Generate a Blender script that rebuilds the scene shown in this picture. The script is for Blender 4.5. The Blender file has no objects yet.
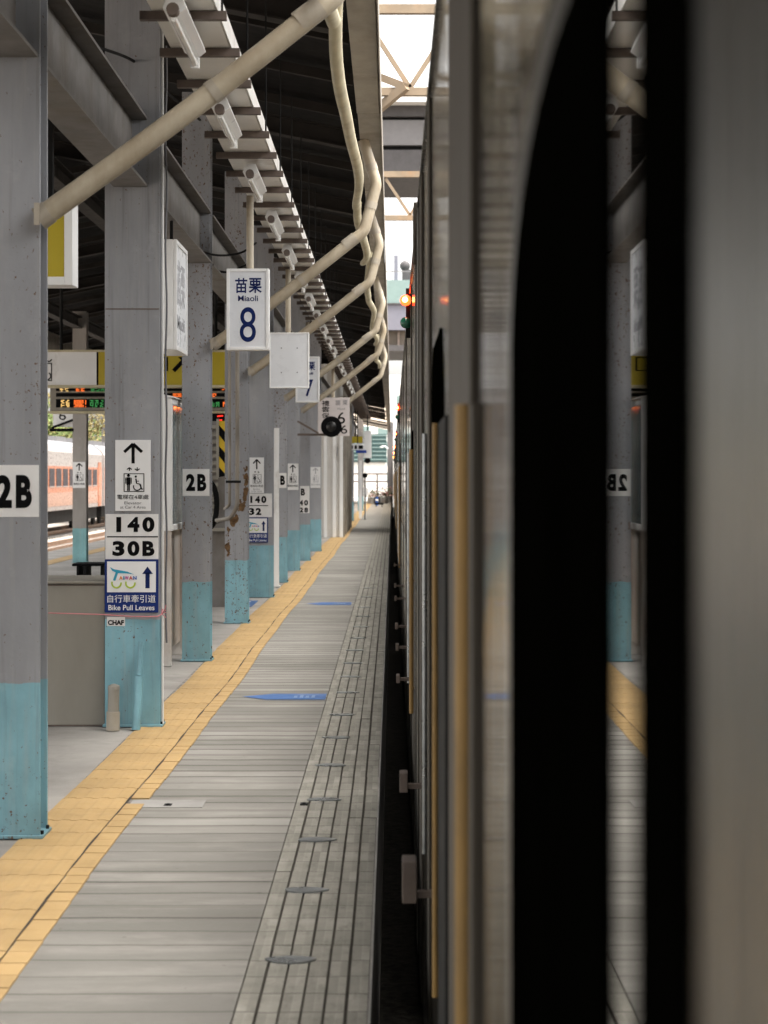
import bpy, bmesh, math, random
from mathutils import Vector, Matrix
R = math.radians
random.seed(7)
S = bpy.context.scene
COL = S.collection

# ------------------------------------------------------------------ camera, sky, sun, exposure
EYE = 1.5
cam_d = bpy.data.cameras.new('camera'); cam = bpy.data.objects.new('camera', cam_d); COL.objects.link(cam)
cam.location = (0, 0, EYE); cam.rotation_euler = (R(90), 0, 0)
cam_d.sensor_fit = 'VERTICAL'; cam_d.sensor_height = 36; cam_d.sensor_width = 27
cam_d.lens = 2000 / 1024 * 36
cam_d.shift_x = -8 / 1024; cam_d.shift_y = -35 / 1024
cam_d.clip_start = 0.05; cam_d.clip_end = 3000
cam_d.dof.use_dof = True; cam_d.dof.focus_distance = 13; cam_d.dof.aperture_fstop = 5.8
S.camera = cam

W = bpy.data.worlds.new('World'); S.world = W; W.use_nodes = True
wn = W.node_tree.nodes; wl = W.node_tree.links
sky = wn.new('ShaderNodeTexSky'); sky.sky_type = 'NISHITA'; sky.sun_disc = False
SUN_EL, SUN_AZ = 72, 128          # azimuth clockwise from +Y
sky.sun_elevation = R(SUN_EL); sky.sun_rotation = R(SUN_AZ)
sky.air_density = 1.0; sky.dust_density = 5.0; sky.ozone_density = 0.6
hs = wn.new('ShaderNodeHueSaturation'); hs.inputs['Saturation'].default_value = 0.12
wl.new(sky.outputs[0], hs.inputs['Color']); tint = wn.new('ShaderNodeMix'); tint.data_type = 'RGBA'; tint.blend_type = 'MULTIPLY'; tint.inputs[0].default_value = 1
tint.inputs[7].default_value = (1, .975, .935, 1)      # hazy, warm overcast
wl.new(hs.outputs[0], tint.inputs[6]); wl.new(tint.outputs[2], wn['Background'].inputs['Color'])
wn['Background'].inputs['Strength'].default_value = 0.08
sd = bpy.data.lights.new('sun', 'SUN'); so = bpy.data.objects.new('sun', sd); COL.objects.link(so)
sd.energy = 0.85; sd.angle = R(26); sd.color = (1, .96, .90)
az = R(SUN_AZ); el = R(SUN_EL)
sdir = Vector((math.sin(az) * math.cos(el), math.cos(az) * math.cos(el), math.sin(el)))
so.rotation_euler = sdir.to_track_quat('Z', 'Y').to_euler()
S.view_settings.view_transform = 'Standard'; S.view_settings.look = 'None'
S.view_settings.exposure = 3.22; S.view_settings.gamma = 1
S.view_settings.use_curve_mapping = False
S.render.engine = 'CYCLES'
S.cycles.max_bounces = 10; S.cycles.diffuse_bounces = 5; S.cycles.glossy_bounces = 5
S.cycles.sample_clamp_indirect = 8

# ------------------------------------------------------------------ materials
class NT:
    def __init__(s, name):
        s.m = bpy.data.materials.new(name); s.m.use_nodes = True
        s.n = s.m.node_tree.nodes; s.l = s.m.node_tree.links
        s.b = s.n['Principled BSDF']
    def node(s, t, **kw):
        n = s.n.new(t)
        for k, v in kw.items(): setattr(n, k, v)
        return n
    def link(s, a, b): s.l.new(a, b)
    def coord(s, scale=(1, 1, 1)):
        g = s.node('ShaderNodeNewGeometry'); mp = s.node('ShaderNodeMapping')
        mp.inputs['Scale'].default_value = scale
        s.link(g.outputs['Position'], mp.inputs['Vector']); return mp.outputs[0]
    def noise(s, scale, stretch=(1, 1, 1), detail=5, rough=.6):
        n = s.node('ShaderNodeTexNoise'); n.inputs['Scale'].default_value = scale
        n.inputs['Detail'].default_value = detail; n.inputs['Roughness'].default_value = rough
        s.link(s.coord(stretch), n.inputs['Vector']); return n.outputs['Fac']
    def ramp(s, fac, lo, hi, a=0., b=1.):
        r = s.node('ShaderNodeMapRange'); r.inputs['From Min'].default_value = lo; r.inputs['From Max'].default_value = hi
        r.inputs['To Min'].default_value = a; r.inputs['To Max'].default_value = b
        s.link(fac, r.inputs['Value']); return r.outputs[0]
    def mix(s, fac, a, b, mode='MIX'):
        m = s.node('ShaderNodeMix', data_type='RGBA', blend_type=mode)
        for sock, v in ((m.inputs[0], fac), (m.inputs[6], a), (m.inputs[7], b)):
            if isinstance(v, (int, float)): sock.default_value = v
            elif isinstance(v, tuple): sock.default_value = (*v[:3], 1)
            else: s.link(v, sock)
        return m.outputs[2]
    def math(s, op, a, b=0.):
        m = s.node('ShaderNodeMath', operation=op)
        for sock, v in ((m.inputs[0], a), (m.inputs[1], b)):
            if isinstance(v, (int, float)): sock.default_value = v
            else: s.link(v, sock)
        return m.outputs[0]
    def sep(s):
        g = s.node('ShaderNodeNewGeometry'); x = s.node('ShaderNodeSeparateXYZ')
        s.link(g.outputs['Position'], x.inputs[0]); return x.outputs
    def bump(s, h, strength=.3, dist=.01):
        b = s.node('ShaderNodeBump'); b.inputs['Strength'].default_value = strength; b.inputs['Distance'].default_value = dist
        s.link(h, b.inputs['Height']); s.link(b.outputs[0], s.b.inputs['Normal'])
    def set(s, rough=.6, metal=0., spec=.4):
        s.b.inputs['Roughness'].default_value = rough; s.b.inputs['Metallic'].default_value = metal
        s.b.inputs['Specular IOR Level'].default_value = spec
    def color(s, c):
        if isinstance(c, tuple): s.b.inputs['Base Color'].default_value = (*c[:3], 1)
        else: s.link(c, s.b.inputs['Base Color'])

def shade(c, k): return tuple(min(1, v * k) for v in c)
def mat(name, c, rough=.6, metal=0., var=.15, scale=4., stretch=(1, 1, 1), bump=0., spec=.4, dirt=0., dirtc=(.10, .07, .04)):
    t = NT(name); t.set(rough, metal, spec)
    f = t.noise(scale, stretch)
    col = t.mix(t.ramp(f, .3, .7), shade(c, 1 - var), shade(c, 1 + var))
    if dirt > 0:
        d = t.ramp(t.noise(2.3, (1, 1, .5), 8, .7), .62 - dirt * .25, .75)
        col = t.mix(t.math('MULTIPLY', d, .7), col, dirtc)
    t.color(col)
    t.link(t.ramp(t.noise(9, stretch), .3, .7, max(0, rough - .08), min(1, rough + .08)), t.b.inputs['Roughness'])
    if bump: t.bump(t.noise(60, stretch, 6), bump, .004)
    return t.m
def emit(name, c, strength):
    t = NT(name); t.color((.02, .02, .02)); t.b.inputs['Emission Color'].default_value = (*c, 1)
    t.b.inputs['Emission Strength'].default_value = strength; return t.m

GREY = (.295, .302, .322); TEAL = (.20, .39, .46)
def column_mat(name, rust, grey=GREY, teal=TEAL, line=.65):
    t = NT(name); t.set(.5, 0, .35)
    x = t.sep()
    edge = t.math('ADD', x[2], t.ramp(t.noise(14), .3, .7, -.006, .006))
    low = t.math('LESS_THAN', edge, line)
    g = t.mix(t.ramp(t.noise(2.2, (1, 1, .35), 7), .3, .7), shade(grey, .78), shade(grey, 1.2))
    tl = t.mix(t.ramp(t.noise(2.6, (1, 1, .6), 7), .3, .7), shade(teal, .72), shade(teal, 1.28))
    col = t.mix(low, g, tl)
    # run-down streaks and scuffs
    st = t.ramp(t.noise(9, (3, 3, .15), 6, .65), .52, .75)
    col = t.mix(t.math('MULTIPLY', st, .4), col, (.36, .35, .33))
    st3 = t.ramp(t.noise(7, (4, 4, .12), 7, .7), .56, .76)
    col = t.mix(t.math('MULTIPLY', st3, .45), col, (.09, .085, .08))
    wr = t.ramp(t.noise(4.5, (1, 1, 1), 7, .7), .58, .66)
    col = t.mix(t.math('MULTIPLY', wr, .3), col, t.mix(low, (.38, .38, .40), (.30, .46, .50)))
    # rust freckles
    v = t.noise(46, (1, 1, .7), 3, .75)
    big = t.noise(2.0, (1, 1, .5), 4)
    thr = t.math('SUBTRACT', v, t.ramp(big, .35, .7, .74 - rust * .07, .63 - rust * .08))
    rs = t.ramp(thr, 0, .03)
    col = t.mix(rs, col, t.mix(t.noise(50), (.07, .035, .018), (.17, .09, .045)))
    grime = t.ramp(x[2], 0., .14, .45, 0.)
    col = t.mix(t.math('MULTIPLY', grime, t.noise(18)), col, (.06, .05, .04))
    t.color(col); t.bump(t.noise(40, (1, 1, 1), 6), .25, .003)
    return t.m

M = {}
M['col'] = column_mat('painted_steel', .25)
M['col_some'] = column_mat('painted_steel_spotted', .65)
M['col_rust'] = column_mat('painted_steel_rusty', .9)
M['beam'] = mat('beam_paint', (.17, .158, .148), .6, var=.2, scale=3, bump=.2, dirt=.5)
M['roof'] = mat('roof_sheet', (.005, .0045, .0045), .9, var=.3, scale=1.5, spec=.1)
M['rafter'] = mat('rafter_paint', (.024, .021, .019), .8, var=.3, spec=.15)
M['gutter'] = mat('gutter_sheet', (.24, .215, .18), .55, var=.3, scale=2.5, stretch=(1, .5, 1), dirt=.5, bump=.2)
M['pipe'] = mat('pipe_plastic', (.46, .41, .32), .36, var=.16, scale=2.5, dirt=1.1, dirtc=(.15, .092, .035), bump=.1)
M['collar'] = mat('pipe_collar', (.36, .32, .26), .45, var=.15, dirt=.5, dirtc=(.17, .12, .07))
M['hose'] = mat('hose_cream', (.52, .47, .32), .5, var=.15, scale=5, dirt=.4, dirtc=(.28, .21, .10))
M['white'] = mat('white_enamel', (.80, .80, .79), .35, var=.04, scale=3, dirt=.12, dirtc=(.40, .36, .30))
M['tray'] = mat('tray_white', (.80, .78, .74), .45, var=.05, scale=4, dirt=.2, dirtc=(.30, .25, .20))
M['tube'] = mat('glass_tube', (.80, .79, .75), .12, var=.02)
M['brown'] = mat('brown_steel', (.13, .10, .085), .65, var=.3, scale=8, dirt=.3)
M['dark'] = mat('dark_steel', (.012, .012, .012), .75, var=.3, spec=.12)
M['black'] = mat('black_rubber', (.005, .005, .005), .8, var=.2, spec=.1)
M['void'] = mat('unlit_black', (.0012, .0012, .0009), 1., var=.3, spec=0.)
M['ink'] = mat('black_ink', (.0035, .0035, .004), .7, var=.2, spec=.08)
M['greyink'] = mat('grey_ink', (.16, .16, .17), .6, var=.1)
M['paleink'] = mat('faded_ink', (.38, .38, .40), .6, var=.1)
M['navy'] = mat('navy_ink', (.004, .015, .09), .5, spec=.15, var=.08)
M['bluesign'] = mat('blue_sign', (.006, .024, .15), .45, spec=.2, var=.08, scale=2)
M['signgrey'] = mat('sign_pale', (.70, .715, .74), .3, var=.05, scale=2, dirt=.12, dirtc=(.4, .38, .35))
M['signwhite'] = mat('sign_white', (.80, .80, .80), .35, var=.04, scale=2.5, dirt=.12, dirtc=(.42, .40, .36))
M['paper'] = mat('stencil_paint', (.76, .75, .74), .6, var=.07, scale=9, dirt=.2, dirtc=(.40, .37, .33))
M['pink_white'] = mat('sign_pinkish', (.60, .555, .545), .4, var=.05, dirt=.2, dirtc=(.4, .34, .3))
M['yellow'] = mat('yellow_sign', (.46, .36, .02), .35, var=.06, scale=1.5)
M['hazyellow'] = mat('hazard_yellow', (.60, .40, .02), .5, var=.1)
M['tile'] = mat('tactile_tile', (.37, .25, .115), .75, var=.10, scale=3.1, bump=.4, spec=.2, dirt=.25, dirtc=(.22, .15, .075))
M['bed'] = mat('paver_bed', (.035, .03, .024), .9, var=.4, scale=12)
M['grout'] = mat('tile_grout', (.03, .022, .016), .9, var=.3)
M['stainless'] = mat('dull_stainless', (.30, .28, .24), .5, .2, var=.15, scale=2, stretch=(1, 1, .4), bump=.1)
M['concrete'] = mat('concrete', (.26, .25, .235), .85, var=.2, scale=2, bump=.4, dirt=.4, dirtc=(.12, .11, .10))
M['concrete_floor'] = mat('concrete_floor', (.27, .255, .235), .85, var=.25, scale=.9, bump=.4, dirt=.5, dirtc=(.15, .14, .125))
M['gold'] = mat('gold_paint', (.30, .18, .055), .5, .0, var=.15, scale=6, dirt=.3)
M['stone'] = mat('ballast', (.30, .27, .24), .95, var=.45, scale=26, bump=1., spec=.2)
M['rail'] = mat('rail_steel', (.22, .13, .08), .45, .5, var=.3)
M['orange'] = mat('orange_paint', (.36, .105, .035), .3, var=.06)
M['trainwhite'] = mat('pale_train_paint', (.27, .235, .22), .3, var=.06)
M['trainroof'] = mat('train_roof', (.20, .20, .21), .5, var=.15)
M['glass'] = mat('dark_glass', (.03, .035, .04), .06, var=.1, spec=.6)
M['peach'] = mat('peach_paint', (.33, .18, .125), .3, var=.06)
M['fadedblue'] = mat('faded_blue_print', (.14, .20, .32), .6, var=.2)
M['dark_ballast'] = mat('shaded_gap_ballast', (.012, .011, .009), .95, var=.8, scale=22, bump=1., spec=.05)  # near-black: shade of the gap beside the train put into the ballast colour
M['railcar_glass'] = mat('railcar_glass', (.05, .045, .05), .5, var=.2, spec=.08)
M['teal_glass'] = mat('board_glass', (.10, .17, .19), .08, var=.2, spec=.6)
M['cream_steel'] = mat('cream_lattice', (.22, .165, .11), .55, var=.15, dirt=.4, dirtc=(.30, .15, .06))
M['bridge'] = mat('overbridge', (.15, .145, .148), .7, var=.08)
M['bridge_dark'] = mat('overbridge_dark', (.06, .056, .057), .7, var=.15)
M['paleteal'] = mat('pale_teal_wall', (.16, .225, .215), .7, var=.06)
M['lavender'] = mat('lavender_wall', (.14, .14, .17), .7, var=.05)
M['tan'] = mat('tan_wall', (.14, .115, .09), .7, var=.1)
M['greenblue'] = mat('blue_green_wall', (.035, .075, .075), .6, var=.2)
M['whitewall'] = mat('white_wall', (.66, .64, .61), .6, var=.06, scale=1.2, dirt=.3, dirtc=(.42, .38, .33))
M['blue'] = mat('blue_decal', (.05, .11, .26), .6, var=.15, scale=6, dirt=.3, dirtc=(.2, .22, .25))
M['bark'] = mat('bark', (.09, .065, .045), .9, var=.3)
M['leaf'] = mat('leaf_green', (.10, .14, .03), .7, var=.5, scale=1.2)
M['leaf2'] = mat('leaf_olive', (.19, .15, .05), .7, var=.5, scale=1.2)
M['pink'] = mat('pink_string', (.60, .22, .24), .7)
M['green_lens'] = mat('green_lens', (.01, .10, .06), .15, spec=.7)
M['silver'] = mat('worn_silver', (.30, .32, .33), .3, .8, var=.2, scale=20)
M['lampred'] = emit('lit_red_lens', (1, .03, .005), 1.6)
M['lampcore'] = emit('lit_lamp_core', (1, .40, .06), 4)
M['led_o'] = emit('led_orange', (1, .16, .02), .17)
M['led_g'] = emit('led_green', (.08, .6, .14), .055)
M['led_y'] = emit('led_yellow', (1, .62, .2), .15)
M['led_r'] = emit('led_red', (1, .02, .01), .2)
M['teal'] = mat('teal_paint', (.17, .34, .40), .5, var=.2, scale=5, dirt=.3)
M['red'] = mat('red_paint', (.5, .05, .04), .5)
M['blackpole'] = mat('black_gloss', (.015, .015, .015), .35, var=.2)

_s = NT('translucent_sheet'); _o = _s.n['Material Output']; _t = _s.node('ShaderNodeBsdfTranslucent'); _t.inputs['Color'].default_value = (.85, .78, .70, 1)
_m = _s.node('ShaderNodeMixShader'); _m.inputs[0].default_value = .35; _s.color((.5, .45, .4)); _s.link(_t.outputs[0], _m.inputs[1]); _s.link(_s.b.outputs[0], _m.inputs[2]); _s.link(_m.outputs[0], _o.inputs['Surface'])
M['skylight'] = _s.m
def tile_vary(m, px, py):
    nt = m.node_tree; b = nt.nodes['Principled BSDF']; src = b.inputs['Base Color'].links[0].from_socket
    g = nt.nodes.new('ShaderNodeNewGeometry'); d = nt.nodes.new('ShaderNodeVectorMath'); d.operation = 'DIVIDE'; d.inputs[1].default_value = (px, py, 99)
    a = nt.nodes.new('ShaderNodeVectorMath'); a.operation = 'ADD'; a.inputs[1].default_value = (1.52, -3.9, 0)
    f = nt.nodes.new('ShaderNodeVectorMath'); f.operation = 'FLOOR'; w = nt.nodes.new('ShaderNodeTexWhiteNoise')
    nt.links.new(g.outputs['Position'], a.inputs[0]); nt.links.new(a.outputs[0], d.inputs[0]); nt.links.new(d.outputs[0], f.inputs[0]); nt.links.new(f.outputs[0], w.inputs['Vector'])
    r = nt.nodes.new('ShaderNodeMapRange'); r.inputs['To Min'].default_value = .93; r.inputs['To Max'].default_value = 1.06; nt.links.new(w.outputs['Value'], r.inputs['Value'])
    mx = nt.nodes.new('ShaderNodeVectorMath'); mx.operation = 'SCALE'; nt.links.new(src, mx.inputs[0]); nt.links.new(r.outputs[0], mx.inputs['Scale']); nt.links.new(mx.outputs[0], b.inputs['Base Color'])
tile_vary(M['tile'], .31, .3)
def platform_mat():
    t = NT('platform_slabs'); t.set(.8, 0, .25)
    x = t.sep()
    ydist = t.math('ADD', x[1], t.ramp(t.noise(1.4), .3, .7, -.012, .012))
    row = t.math('DIVIDE', ydist, .2)
    fr = t.math('FRACT', row); idx = t.math('FLOOR', row)
    wn_ = t.node('ShaderNodeTexWhiteNoise', noise_dimensions='1D'); t.link(idx, wn_.inputs['W'])
    wn2 = t.node('ShaderNodeTexWhiteNoise', noise_dimensions='1D'); t.link(t.math('ADD', idx, 77.3), wn2.inputs['W'])
    base = t.mix(wn_.outputs['Value'], (.165, .157, .142), (.28, .267, .243))
    base = t.mix(t.ramp(t.noise(.9, (.6, 1.1, 1), 8, .65), .38, .66), base, (.155, .148, .132), 'MIX')
    st = t.ramp(t.noise(1.6, (.7, 2.2, 1), 7, .7), .5, .72)
    base = t.mix(t.math('MULTIPLY', st, .4), base, (.38, .36, .325))
    st2 = t.ramp(t.noise(2.3, (.7, 2.0, 1), 7, .72), .53, .72)
    base = t.mix(t.math('MULTIPLY', st2, .35), base, (.13, .12, .10))
    gt = t.math('LESS_THAN', fr, .07)
    joint = t.math('MULTIPLY', gt, t.ramp(wn2.outputs['Value'], .2, .9, .45, 1.))
    near_j = t.math('MULTIPLY', t.math('GREATER_THAN', t.math('ABSOLUTE', t.math('SUBTRACT', fr, .5)), .33), t.ramp(wn2.outputs['Value'], .2, .9, .1, .55))
    base = t.mix(near_j, base, (.13, .12, .105))
    base = t.mix(joint, base, (.045, .04, .035))
    spots = t.ramp(t.noise(26, (1, 1, 1), 2, .5), .73, .76)
    base = t.mix(t.math('MULTIPLY', spots, .6), base, (.08, .07, .06))
    t.color(base)
    t.bump(t.math('SUBTRACT', t.noise(40, (1, 1, 1), 8), t.math('MULTIPLY', joint, .8)), .5, .006)
    return t.m
M['platform'] = platform_mat()
def strip_mat():
    t = NT('edge_pavers'); t.set(.82, 0, .25)
    x = t.sep()
    row = t.math('DIVIDE', t.math('ADD', x[1], t.ramp(t.noise(3), .3, .7, -.01, .01)), .2)
    fr = t.math('FRACT', row)
    cx = t.math('FLOOR', t.math('DIVIDE', x[0], .0317))
    cell = t.node('ShaderNodeTexWhiteNoise', noise_dimensions='2D')
    cb = t.node('ShaderNodeCombineXYZ'); t.link(cx, cb.inputs[0]); t.link(t.math('FLOOR', row), cb.inputs[1]); t.link(cb.outputs[0], cell.inputs['Vector'])
    base = t.mix(cell.outputs['Value'], (.21, .198, .172), (.31, .293, .255))
    base = t.mix(t.ramp(t.noise(3, (1, 1.5, 1), 8, .7), .35, .75), base, (.17, .165, .14))
    base = t.mix(t.math('MULTIPLY', t.ramp(t.noise(22, (1, .35, 1), 5, .7), .52, .7), .5), base, (.10, .095, .08))
    j = t.math('LESS_THAN', fr, .035)
    mid = t.math('LESS_THAN', t.math('ABSOLUTE', t.math('SUBTRACT', t.math('FRACT', t.math('DIVIDE', t.math('ADD', x[0], .4415), .0632)), .5)), .035)
    base = t.mix(t.math('MULTIPLY', mid, .08), base, (.43, .41, .37))
    base = t.mix(t.math('MULTIPLY', j, .85), base, (.05, .045, .04))
    t.color(base); t.bump(t.math('SUBTRACT', t.noise(60, (1, 1, 1), 8), j), .6, .006)
    return t.m
M['pavers'] = strip_mat()

def train_metal(name, c, rough, wav, metal=1., dirt=.3):
    t = NT(name); t.set(rough, metal, .5)
    g = t.mix(t.ramp(t.noise(5, (1, 2, .15), 6), .3, .7), shade(c, .75), shade(c, 1.15))
    d = t.ramp(t.noise(14, (1, 3, .06), 6, .7), .5, .8)
    t.color(t.mix(t.math('MULTIPLY', d, dirt), g, (.10, .085, .07)))
    t.link(t.ramp(t.noise(12, (1, 3, .1)), .3, .7, rough * .6, rough * 1.5), t.b.inputs['Roughness'])
    t.bump(t.math('ADD', t.noise(5, (1, 2.6, .07), 4, .6), t.math('MULTIPLY', t.noise(3, (1, .8, .06), 2, .5), 3.)), wav, .008)
    return t.m
M['train'] = train_metal('train_stainless', (.09, .078, .062), .09, 1., .5, .45)
M['train_near'] = train_metal('train_polished', (.14, .13, .118), .06, .25)
M['train_satin'] = train_metal('train_satin', (.082, .078, .069), .32, .1)
M['train_matte'] = mat('door_post_paint', (.055, .047, .037), .6, var=.1, scale=6, stretch=(1, 2, .1), spec=.2)
M['train_grey'] = mat('door_edge_grey', (.018, .018, .018), .7, var=.15, spec=.1)
M['mirror'] = train_metal('dark_pane', (.27, .27, .265), .012, .0, 1., .05)

# ------------------------------------------------------------------ mesh building
class MB:
    def __init__(s): s.v = []; s.f = []; s.mi = []
    def add(s, vs, fs, mi=0):
        o = len(s.v); s.v += [tuple(v) for v in vs]; s.f += [tuple(i + o for i in f) for f in fs]; s.mi += [mi] * len(fs); return s
    def box(s, x0, x1, y0, y1, z0, z1, mi=0):
        vs = [(x, y, z) for x in (x0, x1) for y in (y0, y1) for z in (z0, z1)]
        return s.add(vs, [(0, 1, 3, 2), (4, 6, 7, 5), (0, 4, 5, 1), (2, 3, 7, 6), (0, 2, 6, 4), (1, 5, 7, 3)], mi)
    def bar(s, a, b, w, h, up=(0, 0, 1), mi=0):
        a = Vector(a); b = Vector(b); d = (b - a).normalized(); u = Vector(up)
        r = d.cross(u).normalized(); u = r.cross(d).normalized()
        vs = [p + r * (w / 2 * i) + u * (h / 2 * j) for p in (a, b) for i, j in ((-1, -1), (1, -1), (1, 1), (-1, 1))]
        return s.add(vs, [(3, 2, 1, 0), (4, 5, 6, 7), (0, 1, 5, 4), (1, 2, 6, 5), (2, 3, 7, 6), (3, 0, 4, 7)], mi)
    def tube(s, pts, r, n=14, caps=True, flat=1., mi=0):
        pts = [Vector(p) for p in pts]; rr = r if isinstance(r, (list, tuple)) else [r] * len(pts)
        base = len(s.v); N = None
        for i, p in enumerate(pts):
            d = (pts[min(i + 1, len(pts) - 1)] - pts[max(i - 1, 0)]).normalized()
            if N is None:
                N = d.orthogonal().normalized()
            else:
                N = (N - d * N.dot(d)).normalized()
            B = d.cross(N)
            for k in range(n):
                a = 2 * math.pi * k / n
                s.v.append(tuple(p + (N * math.cos(a) + B * math.sin(a) * flat) * rr[i]))
        for i in range(len(pts) - 1):
            for k in range(n):
                a = base + i * n + k; b = base + i * n + (k + 1) % n
                s.f.append((a, b, b + n, a + n)); s.mi.append(mi)
        if caps:
            s.f.append(tuple(base + k for k in range(n))[::-1]); s.f.append(tuple(base + (len(pts) - 1) * n + k for k in range(n))); s.mi += [mi, mi]
        return s
    def prism(s, prof, y0, y1, axis='y', mi=0):
        n = len(prof)
        def P(p, t):
            if axis == 'y': return (p[0], t, p[1])
            if axis == 'x': return (t, p[0], p[1])
            return (p[0], p[1], t)
        vs = [P(p, y0) for p in prof] + [P(p, y1) for p in prof]
        fs = [(i, (i + 1) % n, (i + 1) % n + n, i + n) for i in range(n)] + [tuple(range(n))[::-1], tuple(range(n, 2 * n))]
        return s.add(vs, fs, mi)
    def ball(s, c, r, nu=14, nv=9, sc=(1, 1, 1), mi=0):
        vs = [(c[0], c[1], c[2] + r * sc[2])]
        for j in range(1, nv):
            t = math.pi * j / nv
            for i in range(nu):
                p = 2 * math.pi * i / nu
                vs.append((c[0] + r * sc[0] * math.sin(t) * math.cos(p), c[1] + r * sc[1] * math.sin(t) * math.sin(p), c[2] + r * sc[2] * math.cos(t)))
        vs.append((c[0], c[1], c[2] - r * sc[2])); fs = []
        for i in range(nu): fs.append((0, 1 + i, 1 + (i + 1) % nu))
        for j in range(nv - 2):
            for i in range(nu):
                a = 1 + j * nu + i; b = 1 + j * nu + (i + 1) % nu
                fs.append((a, a + nu, b + nu, b))
        e = len(vs) - 1
        for i in range(nu): fs.append((e, e - nu + (i + 1) % nu, e - nu + i))
        return s.add(vs, fs, mi)

WL = {}   # world location of each object (no rotations are used on parents)
def tag(o, label=None, cat=None, group=None, kind=None):
    if label: o['label'] = label
    if cat: o['category'] = cat
    if group: o['group'] = group
    if kind: o['kind'] = kind
    return o
def thing(name, label, cat, loc, group=None):
    o = bpy.data.objects.new(name, None); COL.objects.link(o); o.location = loc; o.empty_display_size = .1
    WL[o.name] = Vector(loc); return tag(o, label, cat, group)
def obj(name, mb, mats, parent=None, bevel=0., smooth=False, seg=2):
    me = bpy.data.meshes.new(name)
    vs = [Vector(v) for v in mb.v]
    lo = Vector([min(v[i] for v in vs) for i in range(3)]); hi = Vector([max(v[i] for v in vs) for i in range(3)])
    c = Vector(((lo.x + hi.x) / 2, (lo.y + hi.y) / 2, lo.z if parent is None else (lo.z + hi.z) / 2))
    me.from_pydata([tuple(v - c) for v in vs], [], mb.f); me.update()
    bm = bmesh.new(); bm.from_mesh(me); bmesh.ops.recalc_face_normals(bm, faces=bm.faces); bm.to_mesh(me); bm.free()
    if not isinstance(mats, (list, tuple)): mats = [mats]
    for m in mats: me.materials.append(M[m] if isinstance(m, str) else m)
    for p, mi in zip(me.polygons, mb.mi): p.material_index = mi; p.use_smooth = smooth
    o = bpy.data.objects.new(name, me); COL.objects.link(o)
    if parent is not None:
        o.parent = parent; o.location = c - WL[parent.name]
    else: o.location = c
    WL[o.name] = c
    if bevel:
        b = o.modifiers.new('bevel', 'BEVEL'); b.width = bevel; b.segments = seg; b.limit_method = 'ANGLE'; b.angle_limit = R(35)
    if smooth:
        try:
            me.shade_smooth()
            e = o.modifiers.new('split', 'EDGE_SPLIT'); e.split_angle = R(40)
        except Exception: pass
    return o
def struct(name, mb, mats, kind='structure', **kw):
    return tag(obj(name, mb, mats, **kw), kind=kind)
def text_mesh(body, bold=0., extrude=.5):
    cu = bpy.data.curves.new('t', 'FONT'); cu.body = body; cu.size = 1; cu.offset = bold; cu.extrude = .002
    cu.align_x = 'CENTER'; cu.resolution_u = 6; cu.space_line = .95
    o = bpy.data.objects.new('t', cu); COL.objects.link(o)
    dg = bpy.context.evaluated_depsgraph_get(); me = bpy.data.meshes.new_from_object(o.evaluated_get(dg))
    vs = [v.co.copy() for v in me.vertices]; fs = [tuple(p.vertices) for p in me.polygons]
    bpy.data.objects.remove(o); bpy.data.curves.remove(cu); bpy.data.meshes.remove(me)
    return vs, fs
def text(mb, body, x0, x1, y, z0, z1, bold=0., side=False, mi=0, th=.0015):
    """lettering fitted in a box; faces -Y (or +X with side=True, then x0,x1 run along Y and y is the X plane)"""
    vs, fs = text_mesh(body, bold)
    ax = min(v.x for v in vs); bx = max(v.x for v in vs); ay = min(v.y for v in vs); by = max(v.y for v in vs)
    out = []
    for v in vs:
        u = x0 + (v.x - ax) / (bx - ax) * (x1 - x0); w = z0 + (v.y - ay) / (by - ay) * (z1 - z0)
        d = th if v.z > 0 else 0
        out.append((y + d, u, w) if side else (u, y - d, w))
    return mb.add(out, fs, mi)
def PX(px, z): return (px - 392) * z / 2000.      # lateral position of a pixel column at depth z
def PZ(py, z): return EYE + (477 - py) * z / 2000. # height above the platform of a pixel row at depth z

# ------------------------------------------------------------------ ground, platform, tracks
struct('ground', MB().box(-400, 400, -60, 900, -1.3, -1.1), 'stone')
PEND = 190
struct('platform', MB().box(-1.53, -.4445, -40, PEND, -1.08, 0)  , 'platform')
struct('platform_edge_bed', MB().box(-.4445, -.068, -40, PEND, -1.08, -.009), 'bed')
struct('platform_floor', MB().box(-6.9, -1.5305, -40, PEND, -1.08, .001), 'concrete_floor')
pav = MB()
yy = -2.0
while yy < 120:
    L = 1.2 if yy < 40 else 6
    for i in range(6):
        x0 = -.4415 + i * .0632
        j = random.uniform(-.0012, .0012)
        w = .0548 if i != 4 else .052
        pav.box(x0 + j + .002, x0 + j + .002 + w, yy + .001, yy + L - .001, -.012 + .0005, random.uniform(-.001, .001))
    yy += L
struct('platform_edge_paving', pav, 'pavers')
struct('platform_edge_kerb', MB().box(-.0675, -.06, -40, PEND, -1.0, -.001), 'concrete')
def wob(y): return .011 * math.sin(y * .52 + .6) + .006 * math.sin(y * 1.37)
tl = MB()
y = 3.9; k = 0
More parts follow.
